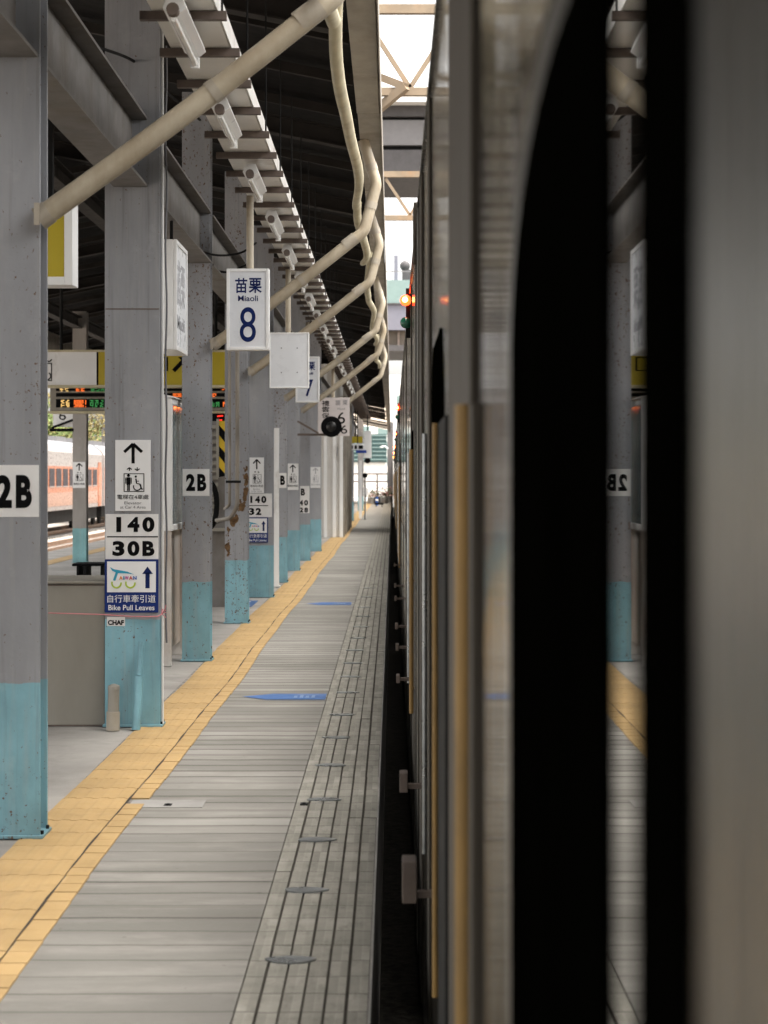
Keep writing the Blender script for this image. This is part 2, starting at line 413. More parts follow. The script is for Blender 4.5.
while y < 118:
    L = .3; o = wob(y); g = .003
    jx = random.uniform(-.002, .002) + o
    zt = .006 + random.uniform(-.0006, .0006)
    tl.box(-1.52 + jx, -1.214 + jx, y + g, y + L - g, -.001, zt)
    if y < 60:
        for i in range(4):
            xc = -1.52 + jx + .038 + i * .0765
            tl.prism([(xc - .030, zt), (xc - .014, zt + .003), (xc + .014, zt + .003), (xc + .030, zt)], y + g + .001, y + L - g - .001)
    for q in (0, .15):
        if 9.05 < y + q < 9.27: continue
        jj = random.uniform(-.002, .002) + o
        tl.box(-1.207 + jj, -1.122 + jj, y + q + .004, y + q + .146, -.001, .006 + random.uniform(-.001, .001))
    y += L
struct('tactile_paving', tl, 'tile')
gr = MB()
def wb(i): return .0045 * math.sin(i * 1.7) * math.sin(i * .6 + 1)
for i in range(570):
    ya = 3.9 + i * .2; yb = ya + .2
    gr.add([(-1.2130 + wob(ya) + wb(i), ya, .0078), (-1.2065 + wob(ya) + wb(i + 9), ya, .0078), (-1.2065 + wob(yb) + wb(i + 10), yb, .0078), (-1.2130 + wob(yb) + wb(i + 1), yb, .0078)], [(0, 1, 2, 3)])
struct('tactile_paving_joint', gr, 'grout')
fl = MB().box(-6.15, -5.85, 20, 118, .0, .006)
struct('tactile_paving_far_side', fl, 'tile')
tr = MB()
for c in (1.55, -8.85, -11.85, -15.4):
    for s in (-.53, .53):
        tr.box(c + s - .035, c + s + .035, -30, 500, -.98, -.86)
        tr.box(c + s - .06, c + s + .06, -30, 500, -1.09, -.98)
struct('rails', tr, 'rail')
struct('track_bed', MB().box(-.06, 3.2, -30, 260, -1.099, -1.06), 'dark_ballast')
sl = MB()
for c in (-8.85, -11.85, -15.4):
    for i in range(180): sl.box(c - 1.1, c + 1.1, 20 + i * .65, 20.22 + i * .65, -1.1, -1.02)
struct('sleepers', sl, 'concrete')

# floor markings on the slabs
def decal(y, x0, x1, dz, label):
    t = thing('floor_marking', label, 'floor marking', (x0, y, .001), 'blue queue markings on the slabs')
    a = MB(); a.add([(x0, y + dz * .5, .004), (x0 + (x1 - x0) * .30, y, .004), (x1, y, .004), (x1, y + dz, .004), (x0 + (x1 - x0) * .35, y + dz, .004)], [(0, 1, 2, 3, 4)])
    obj('marking', a, 'blue', t)
    b = MB()
    for i in range(4):
        xx = x0 + (x1 - x0) * (.62 + i * .07); b.box(xx, xx + .022, y + dz * .25, y + dz * (.6 + .1 * (i % 2)), .0045, .006)
    obj('white_symbol', b, 'fadedblue', t)
decal(13.45, -1.02, -.45, .36, 'blue arrow painted across the slabs between the rusty stencilled column and the train')
decal(23.4, -1.02, -.48, .5, 'fainter blue marking on the slabs further along, level with the fifth column')
t = thing('floor_marking', 'blue and white floor notice on the concrete left of the tactile strip', 'floor marking', (-1.9, 23.6, .001))
obj('marking', MB().box(-2.2, -1.62, 23.1, 24.2, .001, .005), 'blue', t)
obj('white_symbol', MB().bar((-2.02, 23.3, .006), (-1.72, 24.0, .006), .07, .002), 'paper', t)
studs = [6.2, 7.25, 8.26, 9.29, 10.4, 11.5, 12.6, 13.9, 15.0, 16.1, 17.3, 18.6, 20, 21.5, 23, 25, 27]
ords = ['nearest', 'second', 'third', 'fourth', 'fifth', 'sixth', 'seventh', 'eighth', 'ninth', 'tenth', 'eleventh', 'twelfth', 'thirteenth', 'fourteenth', 'fifteenth', 'sixteenth', 'farthest']
for o_, zz in zip(ords, studs):
    b = MB(); n = 16; prof = []
    for i in range(n):
        a = 2 * math.pi * i / n; prof.append((-.315 + .078 * math.cos(a) * (1 + .12 * math.sin(3 * a + zz)), zz + .045 * math.sin(a)))
    b.prism(prof, .0005, .0055, axis='z')
    tag(obj('metal_stud', b, 'silver'), 'worn silver metal disc set in the ribbed platform edge, %s from the camera' % o_, 'metal disc', 'metal discs along the platform edge')
for xx, zz, lb in ((-1.04, 9.10, 'left'), (-.42, 9.13, 'right')):
    tag(obj('floor_bolt', MB().box(xx, xx + .035, zz, zz + .06, .0005, .005).box(xx + .01, xx + .025, zz + .015, zz + .045, .005, .009), 'dark'),
        'small dark bolt plate, %s of the pair level with the pale concrete patch' % lb, 'bolt plate')
tag(obj('cover_strip', MB().box(-1.20, -.86, 9.06, 9.27, .0005, .004), 'concrete'), 'pale concrete patch interrupting the smooth yellow tiles', 'concrete patch')

# ------------------------------------------------------------------ columns of the near row
def hsec(mb, xl, xr, y0, y1, z0, z1, ft=.016, wt=.012):
    xm = (xl + xr) / 2
    mb.box(xl, xr, y0, y0 + ft, z0, z1); mb.box(xl, xr, y1 - ft, y1, z0, z1); mb.box(xm - wt, xm + wt, y0 + ft - .001, y1 - ft + .001, z0, z1)
def stencil(mb, body, x0, x1, y, z0, z1, bold=.05):
    n = len(body); w = (x1 - x0) / n
    for i, ch in enumerate(body):
        c0 = x0 + i * w + w * .10; c1 = x0 + (i + 1) * w - w * .10
        if ch == '1': c0 += w * .26; c1 -= w * .22
        text(mb, ch, c0, c1, y, z0, z1, bold)
CG = 'steel columns along the tactile strip'
COLS = {}
def column(name, label, z, xr, w, d, m='col', top=4.62):
    t = thing(name, label, 'column', (xr - w / 2, z, 0), CG)
    b = MB(); hsec(b, xr - w, xr, z, z + d, .012, top); obj('shaft', b, m, t, bevel=.002)
    obj('base_plate', MB().box(xr - w - .012, xr + .014, z - .012, z + d + .012, .0065, .02), m, t, bevel=.002)
    b = MB()
    for i in range(2):
        b.tube([(xr + .004, z + .03 + i * (d - .06), .02), (xr + .004, z + .03 + i * (d - .06), .035)], .008, 6)
    obj('anchor_bolt', b, 'dark', t)
    COLS[label] = t; return t
def panel(t, nm, x0, x1, y, z0, z1, m='paper'):
    return obj(nm, MB().box(x0, x1, y - .002, y, z0, z1), m, t)
c1 = column('steel_column', 'nearest grey column with teal foot, cut by the left edge and stencilled 2B', 8.26, -1.454, .245, .19, 'col_some')
p = panel(c1, 'painted_panel', -1.69, -1.458, 8.26, PZ(517, 8.26), PZ(465, 8.26))
b = MB(); stencil(b, '2B', PX(-6, 8.26), PX(34, 8.26), 8.2575, PZ(508, 8.26), PZ(475, 8.26)); obj('lettering', b, 'ink', p)
b = MB(); b.box(PX(14, 8.26), PX(19, 8.26) - .012, 8.254, 8.2585, PZ(509, 8.26), PZ(474, 8.26))
c2 = column('steel_column', 'wide grey column with teal foot carrying the bike route sign and stencilled 140 over 30B', 11.95, -1.386, .33, .16)
p = panel(c2, 'painted_panel', PX(105.5, 11.95), PX(158.5, 11.95), 11.95, PZ(559, 11.95), PZ(514, 11.95))
b = MB(); stencil(b, '140', PX(111, 11.95), PX(156, 11.95), 11.9475, PZ(532, 11.95), PZ(517, 11.95)); stencil(b, '30B', PX(111, 11.95), PX(156, 11.95), 11.9475, PZ(556, 11.95), PZ(541, 11.95))
b.box(PX(107, 11.95), PX(158, 11.95), 11.946, 11.9478, PZ(537.4, 11.95), PZ(536.2, 11.95)); obj('lettering', b, 'ink', p)
p = panel(c2, 'small_notice', PX(107, 11.95), PX(125, 11.95), 11.95, PZ(626, 11.95), PZ(617, 11.95))
b = MB(); text(b, 'CHAF', PX(108, 11.95), PX(124, 11.95), 11.9475, PZ(625, 11.95), PZ(620, 11.95), .04); obj('lettering', b, 'ink', p)
obj('weld_seam', MB().box(PX(105.5, 11.95), PX(159, 11.95), 11.948, 11.95, PZ(309.6, 11.95), PZ(308.4, 11.95)), 'brown', c2)
c3 = column('steel_column', 'narrow rust-freckled column with teal foot stencilled 2B, between the notice cabinet and the louvred cabinet', 16.2, -1.474, .227, .2, 'col_rust')
p = panel(c3, 'painted_panel', PX(182.5, 16.2), PX(209.5, 16.2), 16.2, PZ(496, 16.2), PZ(469, 16.2))
b = MB(); stencil(b, '2B', PX(185, 16.2), PX(207.5, 16.2), 16.1975, PZ(491, 16.2), PZ(474, 16.2)); obj('lettering', b, 'ink', p)
c4 = column('steel_column', 'rustiest narrow column with teal foot and grey pipes running down its left side', 20.4, -1.47, .235, .2, 'col_rust')
rm = mat('rust_patch', (.13, .075, .035), .9, var=.6, scale=30, bump=.6)
b = MB(); zc_ = 20.398
for k in range(55):
    py = random.choice((random.uniform(463, 500), random.uniform(490, 530), random.uniform(500, 560)))
    cxp = 245.5 - max(0, py - 492) * .38 if py < 528 else 228.5; cxp = max(cxp, 227.5) + random.gauss(0, 2.0 if py < 515 else 1.2)
    cxp = min(max(cxp, 226.2), 246.8); rr_ = abs(random.gauss(0, .011)) + .004; n = 7; zc_ -= .000004
    b.add([(PX(cxp, 20.4) + rr_ * math.cos(6.283 * q / n) * random.uniform(.6, 1.2), zc_, PZ(py, 20.4) + rr_ * 1.7 * math.sin(6.283 * q / n) * random.uniform(.6, 1.3)) for q in range(n)], [tuple(range(n))])
obj('rust_patch', b, rm, c4)
c5 = column('steel_column', 'wide lilac grey column with teal foot stencilled 140 over 32', 24.8, -1.476, .30, .2)
p = panel(c5, 'painted_panel', PX(249, 24.8), PX(272, 24.8), 24.8, PZ(517, 24.8), PZ(493.5, 24.8))
b = MB(); stencil(b, '140', PX(248, 24.8), PX(267, 24.8), 24.7975, PZ(503, 24.8), PZ(496, 24.8)); stencil(b, '32', PX(248, 24.8), PX(262, 24.8), 24.7975, PZ(515, 24.8), PZ(508, 24.8))
b.box(PX(249, 24.8), PX(268, 24.8), 24.796, 24.7978, PZ(506, 24.8), PZ(505.2, 24.8)); obj('lettering', b, 'ink', p)
c6 = column('steel_column', 'pinkish faded column with teal foot beside the thin white board, stencilled B', 28.3, -1.486, .24, .2, 'col_rust')
p = panel(c6, 'painted_panel', PX(275, 28.3), PX(286.5, 28.3), 28.3, PZ(488, 28.3), PZ(473, 28.3))
b = MB(); stencil(b, '2B', PX(274, 28.3), PX(285.5, 28.3), 28.2975, PZ(485, 28.3), PZ(475.5, 28.3)); obj('lettering', b, 'ink', p)
c7 = column('steel_column', 'grey column with teal foot just past the pinkish one, lift sign on its face', 31.9, -1.475, .27, .2)
c8 = column('steel_column', 'grey column with teal foot stencilled B, 40 and 28', 35.7, -1.464, .24, .2)
p = panel(c8, 'painted_panel', PX(299.5, 35.7), PX(309.5, 35.7), 35.7, PZ(513, 35.7), PZ(486, 35.7))
b = MB(); stencil(b, '2B', PX(295, 35.7), PX(305.5, 35.7), 35.6975, PZ(495.5, 35.7), PZ(488.5, 35.7)); stencil(b, '140', PX(294, 35.7), PX(308.5, 35.7), 35.6975, PZ(505.5, 35.7), PZ(500, 35.7)); stencil(b, '28', PX(299, 35.7), PX(308.5, 35.7), 35.6975, PZ(512.5, 35.7), PZ(507.5, 35.7))
obj('lettering', b, 'ink', p)
c9 = column('steel_column', 'farthest grey column with teal foot before the white stair building, faded lift sign on it', 40.2, -1.427, .28, .2)
column('steel_column', 'grey column with teal foot standing beyond the white stair building', 68.0, -1.30, .25, .2)
column('steel_column', 'last column at the bright end of the platform', 88.0, -1.25, .25, .2)

# lift signs
def lift_sign(z, x0, x1, za, zb, label, pale=False, full=True):
    w = x1 - x0; h = zb - za; y = z - .0135
    ink = 'paleink' if pale else 'ink'
    t = thing('lift_sign', label, 'sign', ((x0 + x1) / 2, z, za), 'white lift signs on the columns')
    obj('plate', MB().box(x0, x1, y, z - .0025, za, zb), 'signwhite', t, bevel=.002)
    yf = y - .0005; U = lambda a: x0 + w * a; V = lambda a: za + h * a
    b = MB(); s = w
    b.box(U(.46), U(.55), yf - .0015, yf, V(.67), V(.92))
    for sg in (-1, 1): b.bar((U(.505), yf - .001, V(.945)), (U(.505 + sg * .25), yf - .001, V(.83)), .002, w * .085, up=(-sg * .5, 0, .9))
    obj('arrow', b, ink, t)
    b = MB()
    for cx, dn in ((.40, 0), (.62, 1)):
        b.box(U(cx - .015), U(cx + .015), yf - .0015, yf, V(.565), V(.615)); zz = V(.61) if not dn else V(.57); sg2 = -1 if not dn else 1
        for sg in (-1, 1): b.bar((U(cx), yf - .001, zz), (U(cx + sg * .07), yf - .001, zz + sg2 * h * .025), .002, w * .028)
    X0, X1, Z0, Z1 = U(.24), U(.82), V(.27), V(.53); e = w * .022
    for bx in ((X0, X1, Z0, Z0 + e), (X0, X1, Z1 - e, Z1), (X0, X0 + e, Z0 + e, Z1 - e), (X1 - e, X1, Z0 + e, Z1 - e)): b.box(bx[0], bx[1], yf - .0015, yf, bx[2], bx[3])
    cy = yf - .0008
    b.tube([(U(.375), cy + .0008, V(.50)), (U(.375), cy - .0007, V(.50))], w * .045, 12)
    b.box(U(.32), U(.43), yf - .0015, yf, V(.37), V(.475)); b.box(U(.335), U(.37), yf - .0015, yf, V(.285), V(.37)); b.box(U(.38), U(.415), yf - .0015, yf, V(.285), V(.37))
    b.box(U(.285), U(.31), yf - .0015, yf, V(.385), V(.47)); b.box(U(.44), U(.465), yf - .0015, yf, V(.385), V(.47))
    ring = [(U(.62 + .105 * math.cos(a)), cy, V(.345) + w * .105 * math.sin(a)) for a in [R(-200 + 14 * i) for i in range(18)]]
    b.tube(ring, w * .016, 6)
    b.tube([(U(.585), cy, V(.455)), (U(.60), cy, V(.39)), (U(.69), cy, V(.38)), (U(.745), cy, V(.31)), (U(.785), cy, V(.31))], w * .018, 6)
    b.tube([(U(.58), cy + .0008, V(.485)), (U(.58), cy - .0007, V(.485))], w * .032, 10); b.box(U(.59), U(.67), yf - .0015, yf, V(.415), V(.425))
    obj('pictogram', b, ink, t)
    if full:
        b = MB(); text(b, '電梯在4車處', U(.06), U(.94), yf, V(.165), V(.232), .0); obj('chinese_lettering', b, ink if not pale else 'paleink', t)
        b = MB(); text(b, 'Elevator', U(.26), U(.74), yf, V(.095), V(.135), .0); text(b, 'at Car 4 Area', U(.14), U(.86), yf, V(.035), V(.075), .0); obj('english_lettering', b, 'greyink', t)
    else:
        b = MB(); text(b, '電梯在4車處', U(.06), U(.94), yf, V(.12), V(.20), .01); obj('chinese_lettering', b, ink, t)
lift_sign(11.95, PX(115.5, 11.95), PX(151, 11.95), PZ(511, 11.95), PZ(440, 11.95), 'largest white lift sign, on the wide column above the stencilled 140')
lift_sign(24.8, PX(249.5, 24.8), PX(264, 24.8), PZ(493, 24.8), PZ(457.5, 24.8), 'white lift sign above the stencilled 140 over 32')
lift_sign(31.9, PX(287, 31.9), PX(298.5, 31.9), PZ(490, 31.9), PZ(463.5, 31.9), 'white lift sign on the column just past the stencilled B', full=False)
lift_sign(40.2, PX(310.5, 40.2), PX(320.5, 40.2), PZ(488, 40.2), PZ(467, 40.2), 'faded white lift sign on the farthest column', pale=True, full=False)

# bike route signs
def bike_sign(z, x0, x1, za, zb, label, full=True):
    w = x1 - x0; h = zb - za; y = z - .012; U = lambda a: x0 + w * a; V = lambda a: za + h * a
    t = thing('bike_route_sign', label, 'sign', ((x0 + x1) / 2, z, za), 'blue bike route signs')
    obj('plate', MB().box(x0, x1, y, z - .0025, za, zb), 'bluesign', t, bevel=.002)
    wp = obj('white_panel', MB().box(U(.045), U(.955), y - .0015, y - .0002, V(.385), V(.965)), 'signwhite', t)
    yf = y - .0018
    b = MB(); b.box(U(.76), U(.84), yf - .001, yf, V(.46), V(.75)); b.add([(U(.70), yf - .001, V(.73)), (U(.90), yf - .001, V(.73)), (U(.80), yf - .001, V(.87))], [(0, 1, 2)])
    obj('arrow', b, 'navy', wp)
    b = MB()
    b.add([(U(p), yf - .0012, V(q)) for p, q in ((.10, .86), (.14, .79), (.24, .745), (.40, .74), (.55, .72), (.42, .775), (.28, .80), (.17, .82))], [tuple(range(8))])
    b.add([(U(p), yf - .0014, V(q)) for p, q in ((.215, .79), (.265, .79), (.20, .60), (.155, .61))], [(0, 1, 2, 3)])
    obj('swoosh', b, mat('logo_cyan', (.02, .33, .50), .4), wp)
    b = MB()
    for cx in (.22, .48):
        b.tube([(U(cx + .085 * math.cos(a)), yf - .001, V(.555) + w * .085 * math.sin(a)) for a in [R(-200 + 14 * i) for i in range(16)]], w * .016, 6)
    obj('wheels', b, mat('logo_lime', (.42, .55, .05), .4), wp)
    cs = [('A', (.75, .22, .02)), ('I', (.10, .35, .55)), ('W', (.50, .03, .30)), ('A', (.60, .05, .03)), ('N', (.04, .12, .45))]
    xx = .27
    for ch, cc in cs:
        ww = .035 if ch == 'I' else .075
        b = MB(); text(b, ch, U(xx), U(xx + ww - .008), yf - .0012, V(.62), V(.69), .03); obj('logo_letter', b, mat('logo_letter_' + ch + str(int(cc[0] * 100)), cc, .4), wp); xx += ww
    b = MB(); text(b, '自行車牽引道', U(.05), U(.95), y - .0005, V(.19), V(.335), .0); obj('chinese_lettering', b, 'signwhite', t)
    b = MB(); text(b, 'Bike Pull Leaves', U(.07), U(.93), y - .0005, V(.045), V(.145), .008); obj('english_lettering', b, 'signwhite', t)
bike_sign(11.95, PX(105, 11.95), PX(158.5, 11.95), PZ(612.5, 11.95), PZ(559.5, 11.95), 'large blue and white bike route sign with up arrow, under the stencilled 30B')
bike_sign(24.8, PX(246, 24.8), PX(268, 24.8), PZ(542.5, 24.8), PZ(517.5, 24.8), 'small blue and white bike route sign under the stencilled 32')

# things at the foot of the wide column
t = thing('leaning_post', 'teal painted round post leaning on the foot of the wide column', 'post', (PX(136, 11.8), 11.80, 0))
obj('lower_tube', MB().tube([(PX(136, 11.8), 11.80, .006), (PX(139, 11.85), 11.86, PZ(676, 11.9))], .026, 14), 'teal', t, smooth=True)
obj('upper_tube', MB().tube([(PX(139, 11.85), 11.862, PZ(675, 11.9)), (PX(141.5, 11.9), 11.90, PZ(642, 11.9))], .019, 14), 'teal', t, smooth=True)
t = thing('capped_pipe', 'short grey capped pipe standing by the cabinet and the wide column', 'pipe', (PX(111, 11.7), 11.74, 0))
obj('pipe', MB().tube([(PX(110.5, 11.7), 11.80, .004), (PX(111, 11.7), 11.82, PZ(690, 11.8))], .034, 16), 'stainless', t, smooth=True)
obj('collar', MB().tube([(PX(110.6, 11.7), 11.80, .004), (PX(110.7, 11.7), 11.804, .115)], .040, 16), 'collar', t, smooth=True)
obj('cap', MB().tube([(PX(111, 11.7), 11.82, PZ(690, 11.8)), (PX(111, 11.7), 11.821, PZ(686, 11.8)), (PX(111, 11.7), 11.82, PZ(684.5, 11.8))], [.037, .034, .012], 16), 'stainless', t, smooth=True)
# conduit on the right side of the wide column
t = thing('conduit', 'thin white conduit and loose cable running down the right side of the wide column', 'conduit', (-1.366, 12.02, .9))
obj('white_conduit', MB().box(-1.3845, -1.370, 12.0, 12.014, .02, 4.4), 'white', t, bevel=.003)
pts = [(-1.362 + .004 * math.sin(i * .9), 12.06, 4.1 - i * .1) for i in range(37)]
obj('loose_cable', MB().tube(pts, .006, 8), 'greyink', t, smooth=True)
# pink string
b = MB(); zs = PZ(615, 11.9)
b.tube([(-2.05, 11.93, zs + .01), (-1.85, 11.935, zs + .004), (-1.72, 11.938, zs), (-1.55, 11.940, zs - .012), (-1.40, 11.942, zs - .012), (-1.378, 11.96, zs), (-1.375, 11.99, zs + .03)], .0035, 6)
for i in range(5):
    a = random.uniform(-1, 1); b.tube([(-1.375, 11.97, zs), (-1.365 + .01 * a, 11.95, zs + .04 * a), (-1.35, 11.94, zs + .07 * a - .01)], .0025, 5)
tag(obj('string', b, 'pink', smooth=True), 'thin pink string tied round the wide column and across the cabinet', 'string')

# metal cabinet
t = thing('metal_cabinet', 'plain dull metal cabinet standing between the nearest column and the wide column', 'cabinet', (-2.05, 12.3, 0))
zt = PZ(583, 12.1)
obj('body', MB().box(-2.45, -1.722, 12.02, 12.6, .004, zt), 'stainless', t, bevel=.008)
obj('top', MB().box(-2.48, -1.72, 11.99, 12.66, zt + .001, zt + .02), 'stainless', t, bevel=.006)
obj('gasket', MB().box(-2.44, -1.728, 12.012, 12.02, zt - .012, zt - .006), 'brown', t)
obj('foot_rail', MB().box(-2.44, -1.73, 12.012, 12.02, .004, .012), 'brown', t)
# black slatted bench
t = thing('bench', 'black slatted bench on the far side of the platform behind the cabinet', 'bench', (-3.75, 24.2, 0))
b = MB()
for i in range(6): b.box(PX(72, 24), PX(112, 24), 24.0 + i * .08, 24.06 + i * .08, .43, .46)
obj('seat', b, 'ink', t, bevel=.004)
for xx in (PX(76, 24), PX(81, 24) + .03, PX(100, 24)):
    obj('leg', MB().box(xx, xx + .03, 24.03, 24.43, .004, .428), 'dark', t, bevel=.004)

# ------------------------------------------------------------------ canopy
CANOPY_END = 124; Y0C = -9
t = thing('platform_canopy', 'dark canopy roof with rafters, edge gutter and long beams over the platform', 'canopy', (-3.5, 40, 4.3))
roofp = [(-.10, 4.40), (-3.5, 5.08), (-6.9, 4.40), (-6.9, 4.46), (-3.5, 5.14), (-.10, 4.46)]
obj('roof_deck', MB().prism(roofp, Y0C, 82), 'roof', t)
obj('translucent_deck', MB().prism(roofp, 82.01, CANOPY_END), 'skylight', t)
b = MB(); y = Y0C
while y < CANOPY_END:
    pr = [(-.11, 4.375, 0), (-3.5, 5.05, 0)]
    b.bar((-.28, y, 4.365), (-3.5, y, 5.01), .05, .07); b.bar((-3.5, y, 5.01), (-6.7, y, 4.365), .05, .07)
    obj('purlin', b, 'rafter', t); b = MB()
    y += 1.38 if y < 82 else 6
FR = [-8.6, -4.7, -.2, 4.1] + [c[0] for c in ((8.36,), (12.03,), (16.3,), (20.5,), (24.9,), (28.4,), (32.0,), (35.8,), (40.3,), (44.5,), (50,), (54,), (58,), (63,), (68.1,), (73,), (78,), (83,), (88.1,), (92,))]
for zc in FR:
    b = MB()
    for s, e in (((-.30, 4.24), (-3.5, 4.88)), ((-3.5, 4.88), (-6.7, 4.24))):
        b.bar((s[0], zc, s[1] - .07), (e[0], zc, e[1] - .07), .14, .012); b.bar((s[0], zc, s[1] + .07), (e[0], zc, e[1] + .07), .14, .012); b.bar((s[0], zc, s[1]), (e[0], zc, e[1]), .01, .13)
    obj('rafter', b, 'rafter', t)
b = MB()
for i in range(40):
    ya = Y0C + i * 4.0; j = random.uniform(-.006, .006)
    if ya + 4 > CANOPY_END: break
    b.box(-.262 + j, -.092 + j, ya, ya + 3.985, 4.22 + random.uniform(-.004, .004), 4.398)
obj('edge_gutter', b, 'gutter', t, bevel=.004)
b = MB(); b.box(-7.0, -6.8, Y0C, CANOPY_END, 4.02, 4.39); obj('far_gutter', b, 'gutter', t)
b = MB(); b.box(-.088, -.080, Y0C, CANOPY_END, 4.2, 4.47); obj('fascia', b, 'gutter', t)
# longitudinal beams between columns
def ibeam(b, xl, xr, y0, y1, z0, z1):
    xm = (xl + xr) / 2; b.box(xl, xr, y0, y1, z0, z0 + .016); b.box(xl, xr, y0, y1, z1 - .016, z1); b.box(xm - .008, xm + .008, y0, y1, z0 + .016, z1 - .016)
cz = [(-.2, .2), (4.1, .2), (8.26, .19), (11.95, .16), (16.2, .2), (20.4, .2), (24.8, .2), (28.3, .2), (31.9, .2), (35.7, .2), (40.2, .2), (68, .2), (88, .2)]
for i in range(len(cz) - 1):
    b = MB(); ibeam(b, -1.662, -1.462, cz[i][0] + cz[i][1] + .002, cz[i + 1][0] - .002, 3.233, 3.65); obj('long_beam', b, 'beam', t)
for xx, zz in ((-3.5, 4.55), (-5.5, 4.1)):
    b = MB(); ibeam(b, xx - .08, xx + .08, Y0C, CANOPY_END, zz, zz + .2); obj('ridge_beam', b, 'rafter', t)

# far row of columns (left side of the island platform)
def far_col(z, x, label):
    t = thing('steel_column', label, 'column', (x, z, 0), 'columns of the far row')
    b = MB(); hsec(b, x - .13, x + .11, z, z + .24, .01, 4.4); obj('shaft', b, 'col_far', t)
    obj('base_plate', MB().box(x - .15, x + .13, z - .02, z + .26, .0, .012), 'col_far', t); return t
M['col_far'] = column_mat('painted_steel_far', .5, (.30, .28, .26), (.20, .40, .42), .6)
far_col(35, PX(80, 35), 'column of the far row seen between the nearest two columns, small lift sign on it')
lift_sign(35, PX(73, 35), PX(85.5, 35), PZ(488, 35), PZ(462, 35), 'small white lift sign on the far row column left of the bike sign', pale=False, full=False)

# downpipes
def arc(path, r=.07, n=6):
    out = [Vector(path[0])]
    for i in range(1, len(path) - 1):
        a, b, c = Vector(path[i - 1]), Vector(path[i]), Vector(path[i + 1])
        p = b + (a - b).normalized() * r; q = b + (c - b).normalized() * r
        for k in range(n + 1):
            t_ = k / n; out.append((1 - t_) ** 2 * p + 2 * t_ * (1 - t_) * b + t_ * t_ * q)
    out.append(Vector(path[-1])); return out
pl = ['nearest slanting drainpipe, crossing in front of the cable trunking to the nearest column',
      'second slanting drainpipe, passing behind the number 8 sign',
      'third slanting drainpipe, running down behind the blank grey board',
      'fourth slanting drainpipe, ending behind the number 7 sign',
      'fifth slanting drainpipe, just above the number 6 sign',
      'farthest slanting drainpipe, thin and beside the number 6 sign']
for (zc, lb) in zip((8.22, 16.16, 20.36, 27.2, 32.2, 39.4), pl):
    t = thing('drainpipe', lb, 'drainpipe', (-.8, zc, 2.56), 'slanting drainpipes from the gutter to the columns')
    A, B, C, D = (-.235, zc, 4.22), (-.125, zc, 3.87), (-.225, zc, 3.485), (-1.452, zc, 2.56)
    rr = .046
    sag = [Vector(C).lerp(Vector(D), k / 8) - Vector((0, 0, .018 * math.sin(math.pi * k / 8))) for k in range(9)]
    path = arc([A, B, C, tuple(sag[1])], .045, 4) + sag[2:]
    obj('pipe', MB().tube(path, rr, 20), 'pipe', t, smooth=True)
    for P0, P1, f0, f1 in ((C, D, .055, .13), (B, C, .38, .52), (A, B, .55, .7), (C, D, .40, .425), (C, D, .965, 1.0)):
        a = Vector(P0).lerp(Vector(P1), f0); c = Vector(P0).lerp(Vector(P1), f1)
        if f0 > .3 and P0 == C: a -= Vector((0, 0, .017)) * (1 if f0 < .9 else .1); c -= Vector((0, 0, .017)) * (1 if f0 < .9 else 0)
        obj('collar', MB().tube([a, c], rr + .004, 20), 'collar', t, smooth=True)
    obj('strap', MB().box(-1.462, -1.44, zc - .055, zc - .05, 2.53, 2.62), 'collar', t)
hoses = [(4.4, 9.6), (9.4, 15.9), (16.4, 20.2), (20.6, 27), (27.4, 32), (32.4, 39)]
hl = ['nearest pale hose hanging under the gutter by the big drainpipe', 'second pale wavy hose, long and sagging, under the gutter', 'third pale wavy hose under the gutter', 'fourth pale wavy hose under the gutter', 'fifth pale hose, small, under the gutter', 'farthest pale hose under the gutter']
for (a, c), lb in zip(hoses, hl):
    n = 26; pts = []
    for i in range(n + 1):
        f = i / n; y = a + (c - a) * f
        pts.append((-.262 + .022 * math.sin(f * 7 + a) + .008 * math.sin(f * 15 + a), y, 3.66 + .03 * math.sin(f * 9 + a) + .1 * max(0, 1 - f * 4) - .05 * math.sin(math.pi * f)))
    tag(obj('drain_hose', MB().tube(pts, .038, 12, flat=.75), 'hose', smooth=True), lb, 'hose', 'pale hoses under the gutter')

# ------------------------------------------------------------------ cable trunking and batten lights
t = thing('cable_trunking', 'long white cable trunking hung on brown bars under the canopy', 'cable tray', (-.9, 35, 3.5))
b = MB(); 
for i in range(17): b.box(-1.04, -.76, 4 + i * 4.0, 7.99 + i * 4.0, 3.515, 3.60)
obj('trunking', b, 'tray', t, bevel=.004)
b = MB()
for i in range(17): b.box(-.757, -.752, 4 + i * 4.0, 7.99 + i * 4.0, 3.515, 3.61)
obj('side_plate', b, 'tray', t)
bar_y = [5.63 + i * .75 for i in range(84)]
for y in bar_y: obj('crossbar', MB().box(-1.09, -.715, y, y + .04, 3.475, 3.512), 'brown', t)
for i in range(0, 84, 2):
    y = bar_y[i] + .02
    obj('hanger_rod', MB().tube([(-.735, y, 3.5), (-.735, y, 4.28)], .0055, 6), 'dark', t)
pls = ['nearest', 'second', 'third', 'fourth', 'fifth', 'sixth', 'seventh', 'eighth', 'ninth', 'tenth', 'eleventh', 'twelfth', 'thirteenth', 'fourteenth', 'fifteenth', 'sixteenth', 'seventeenth', 'eighteenth', 'farthest']
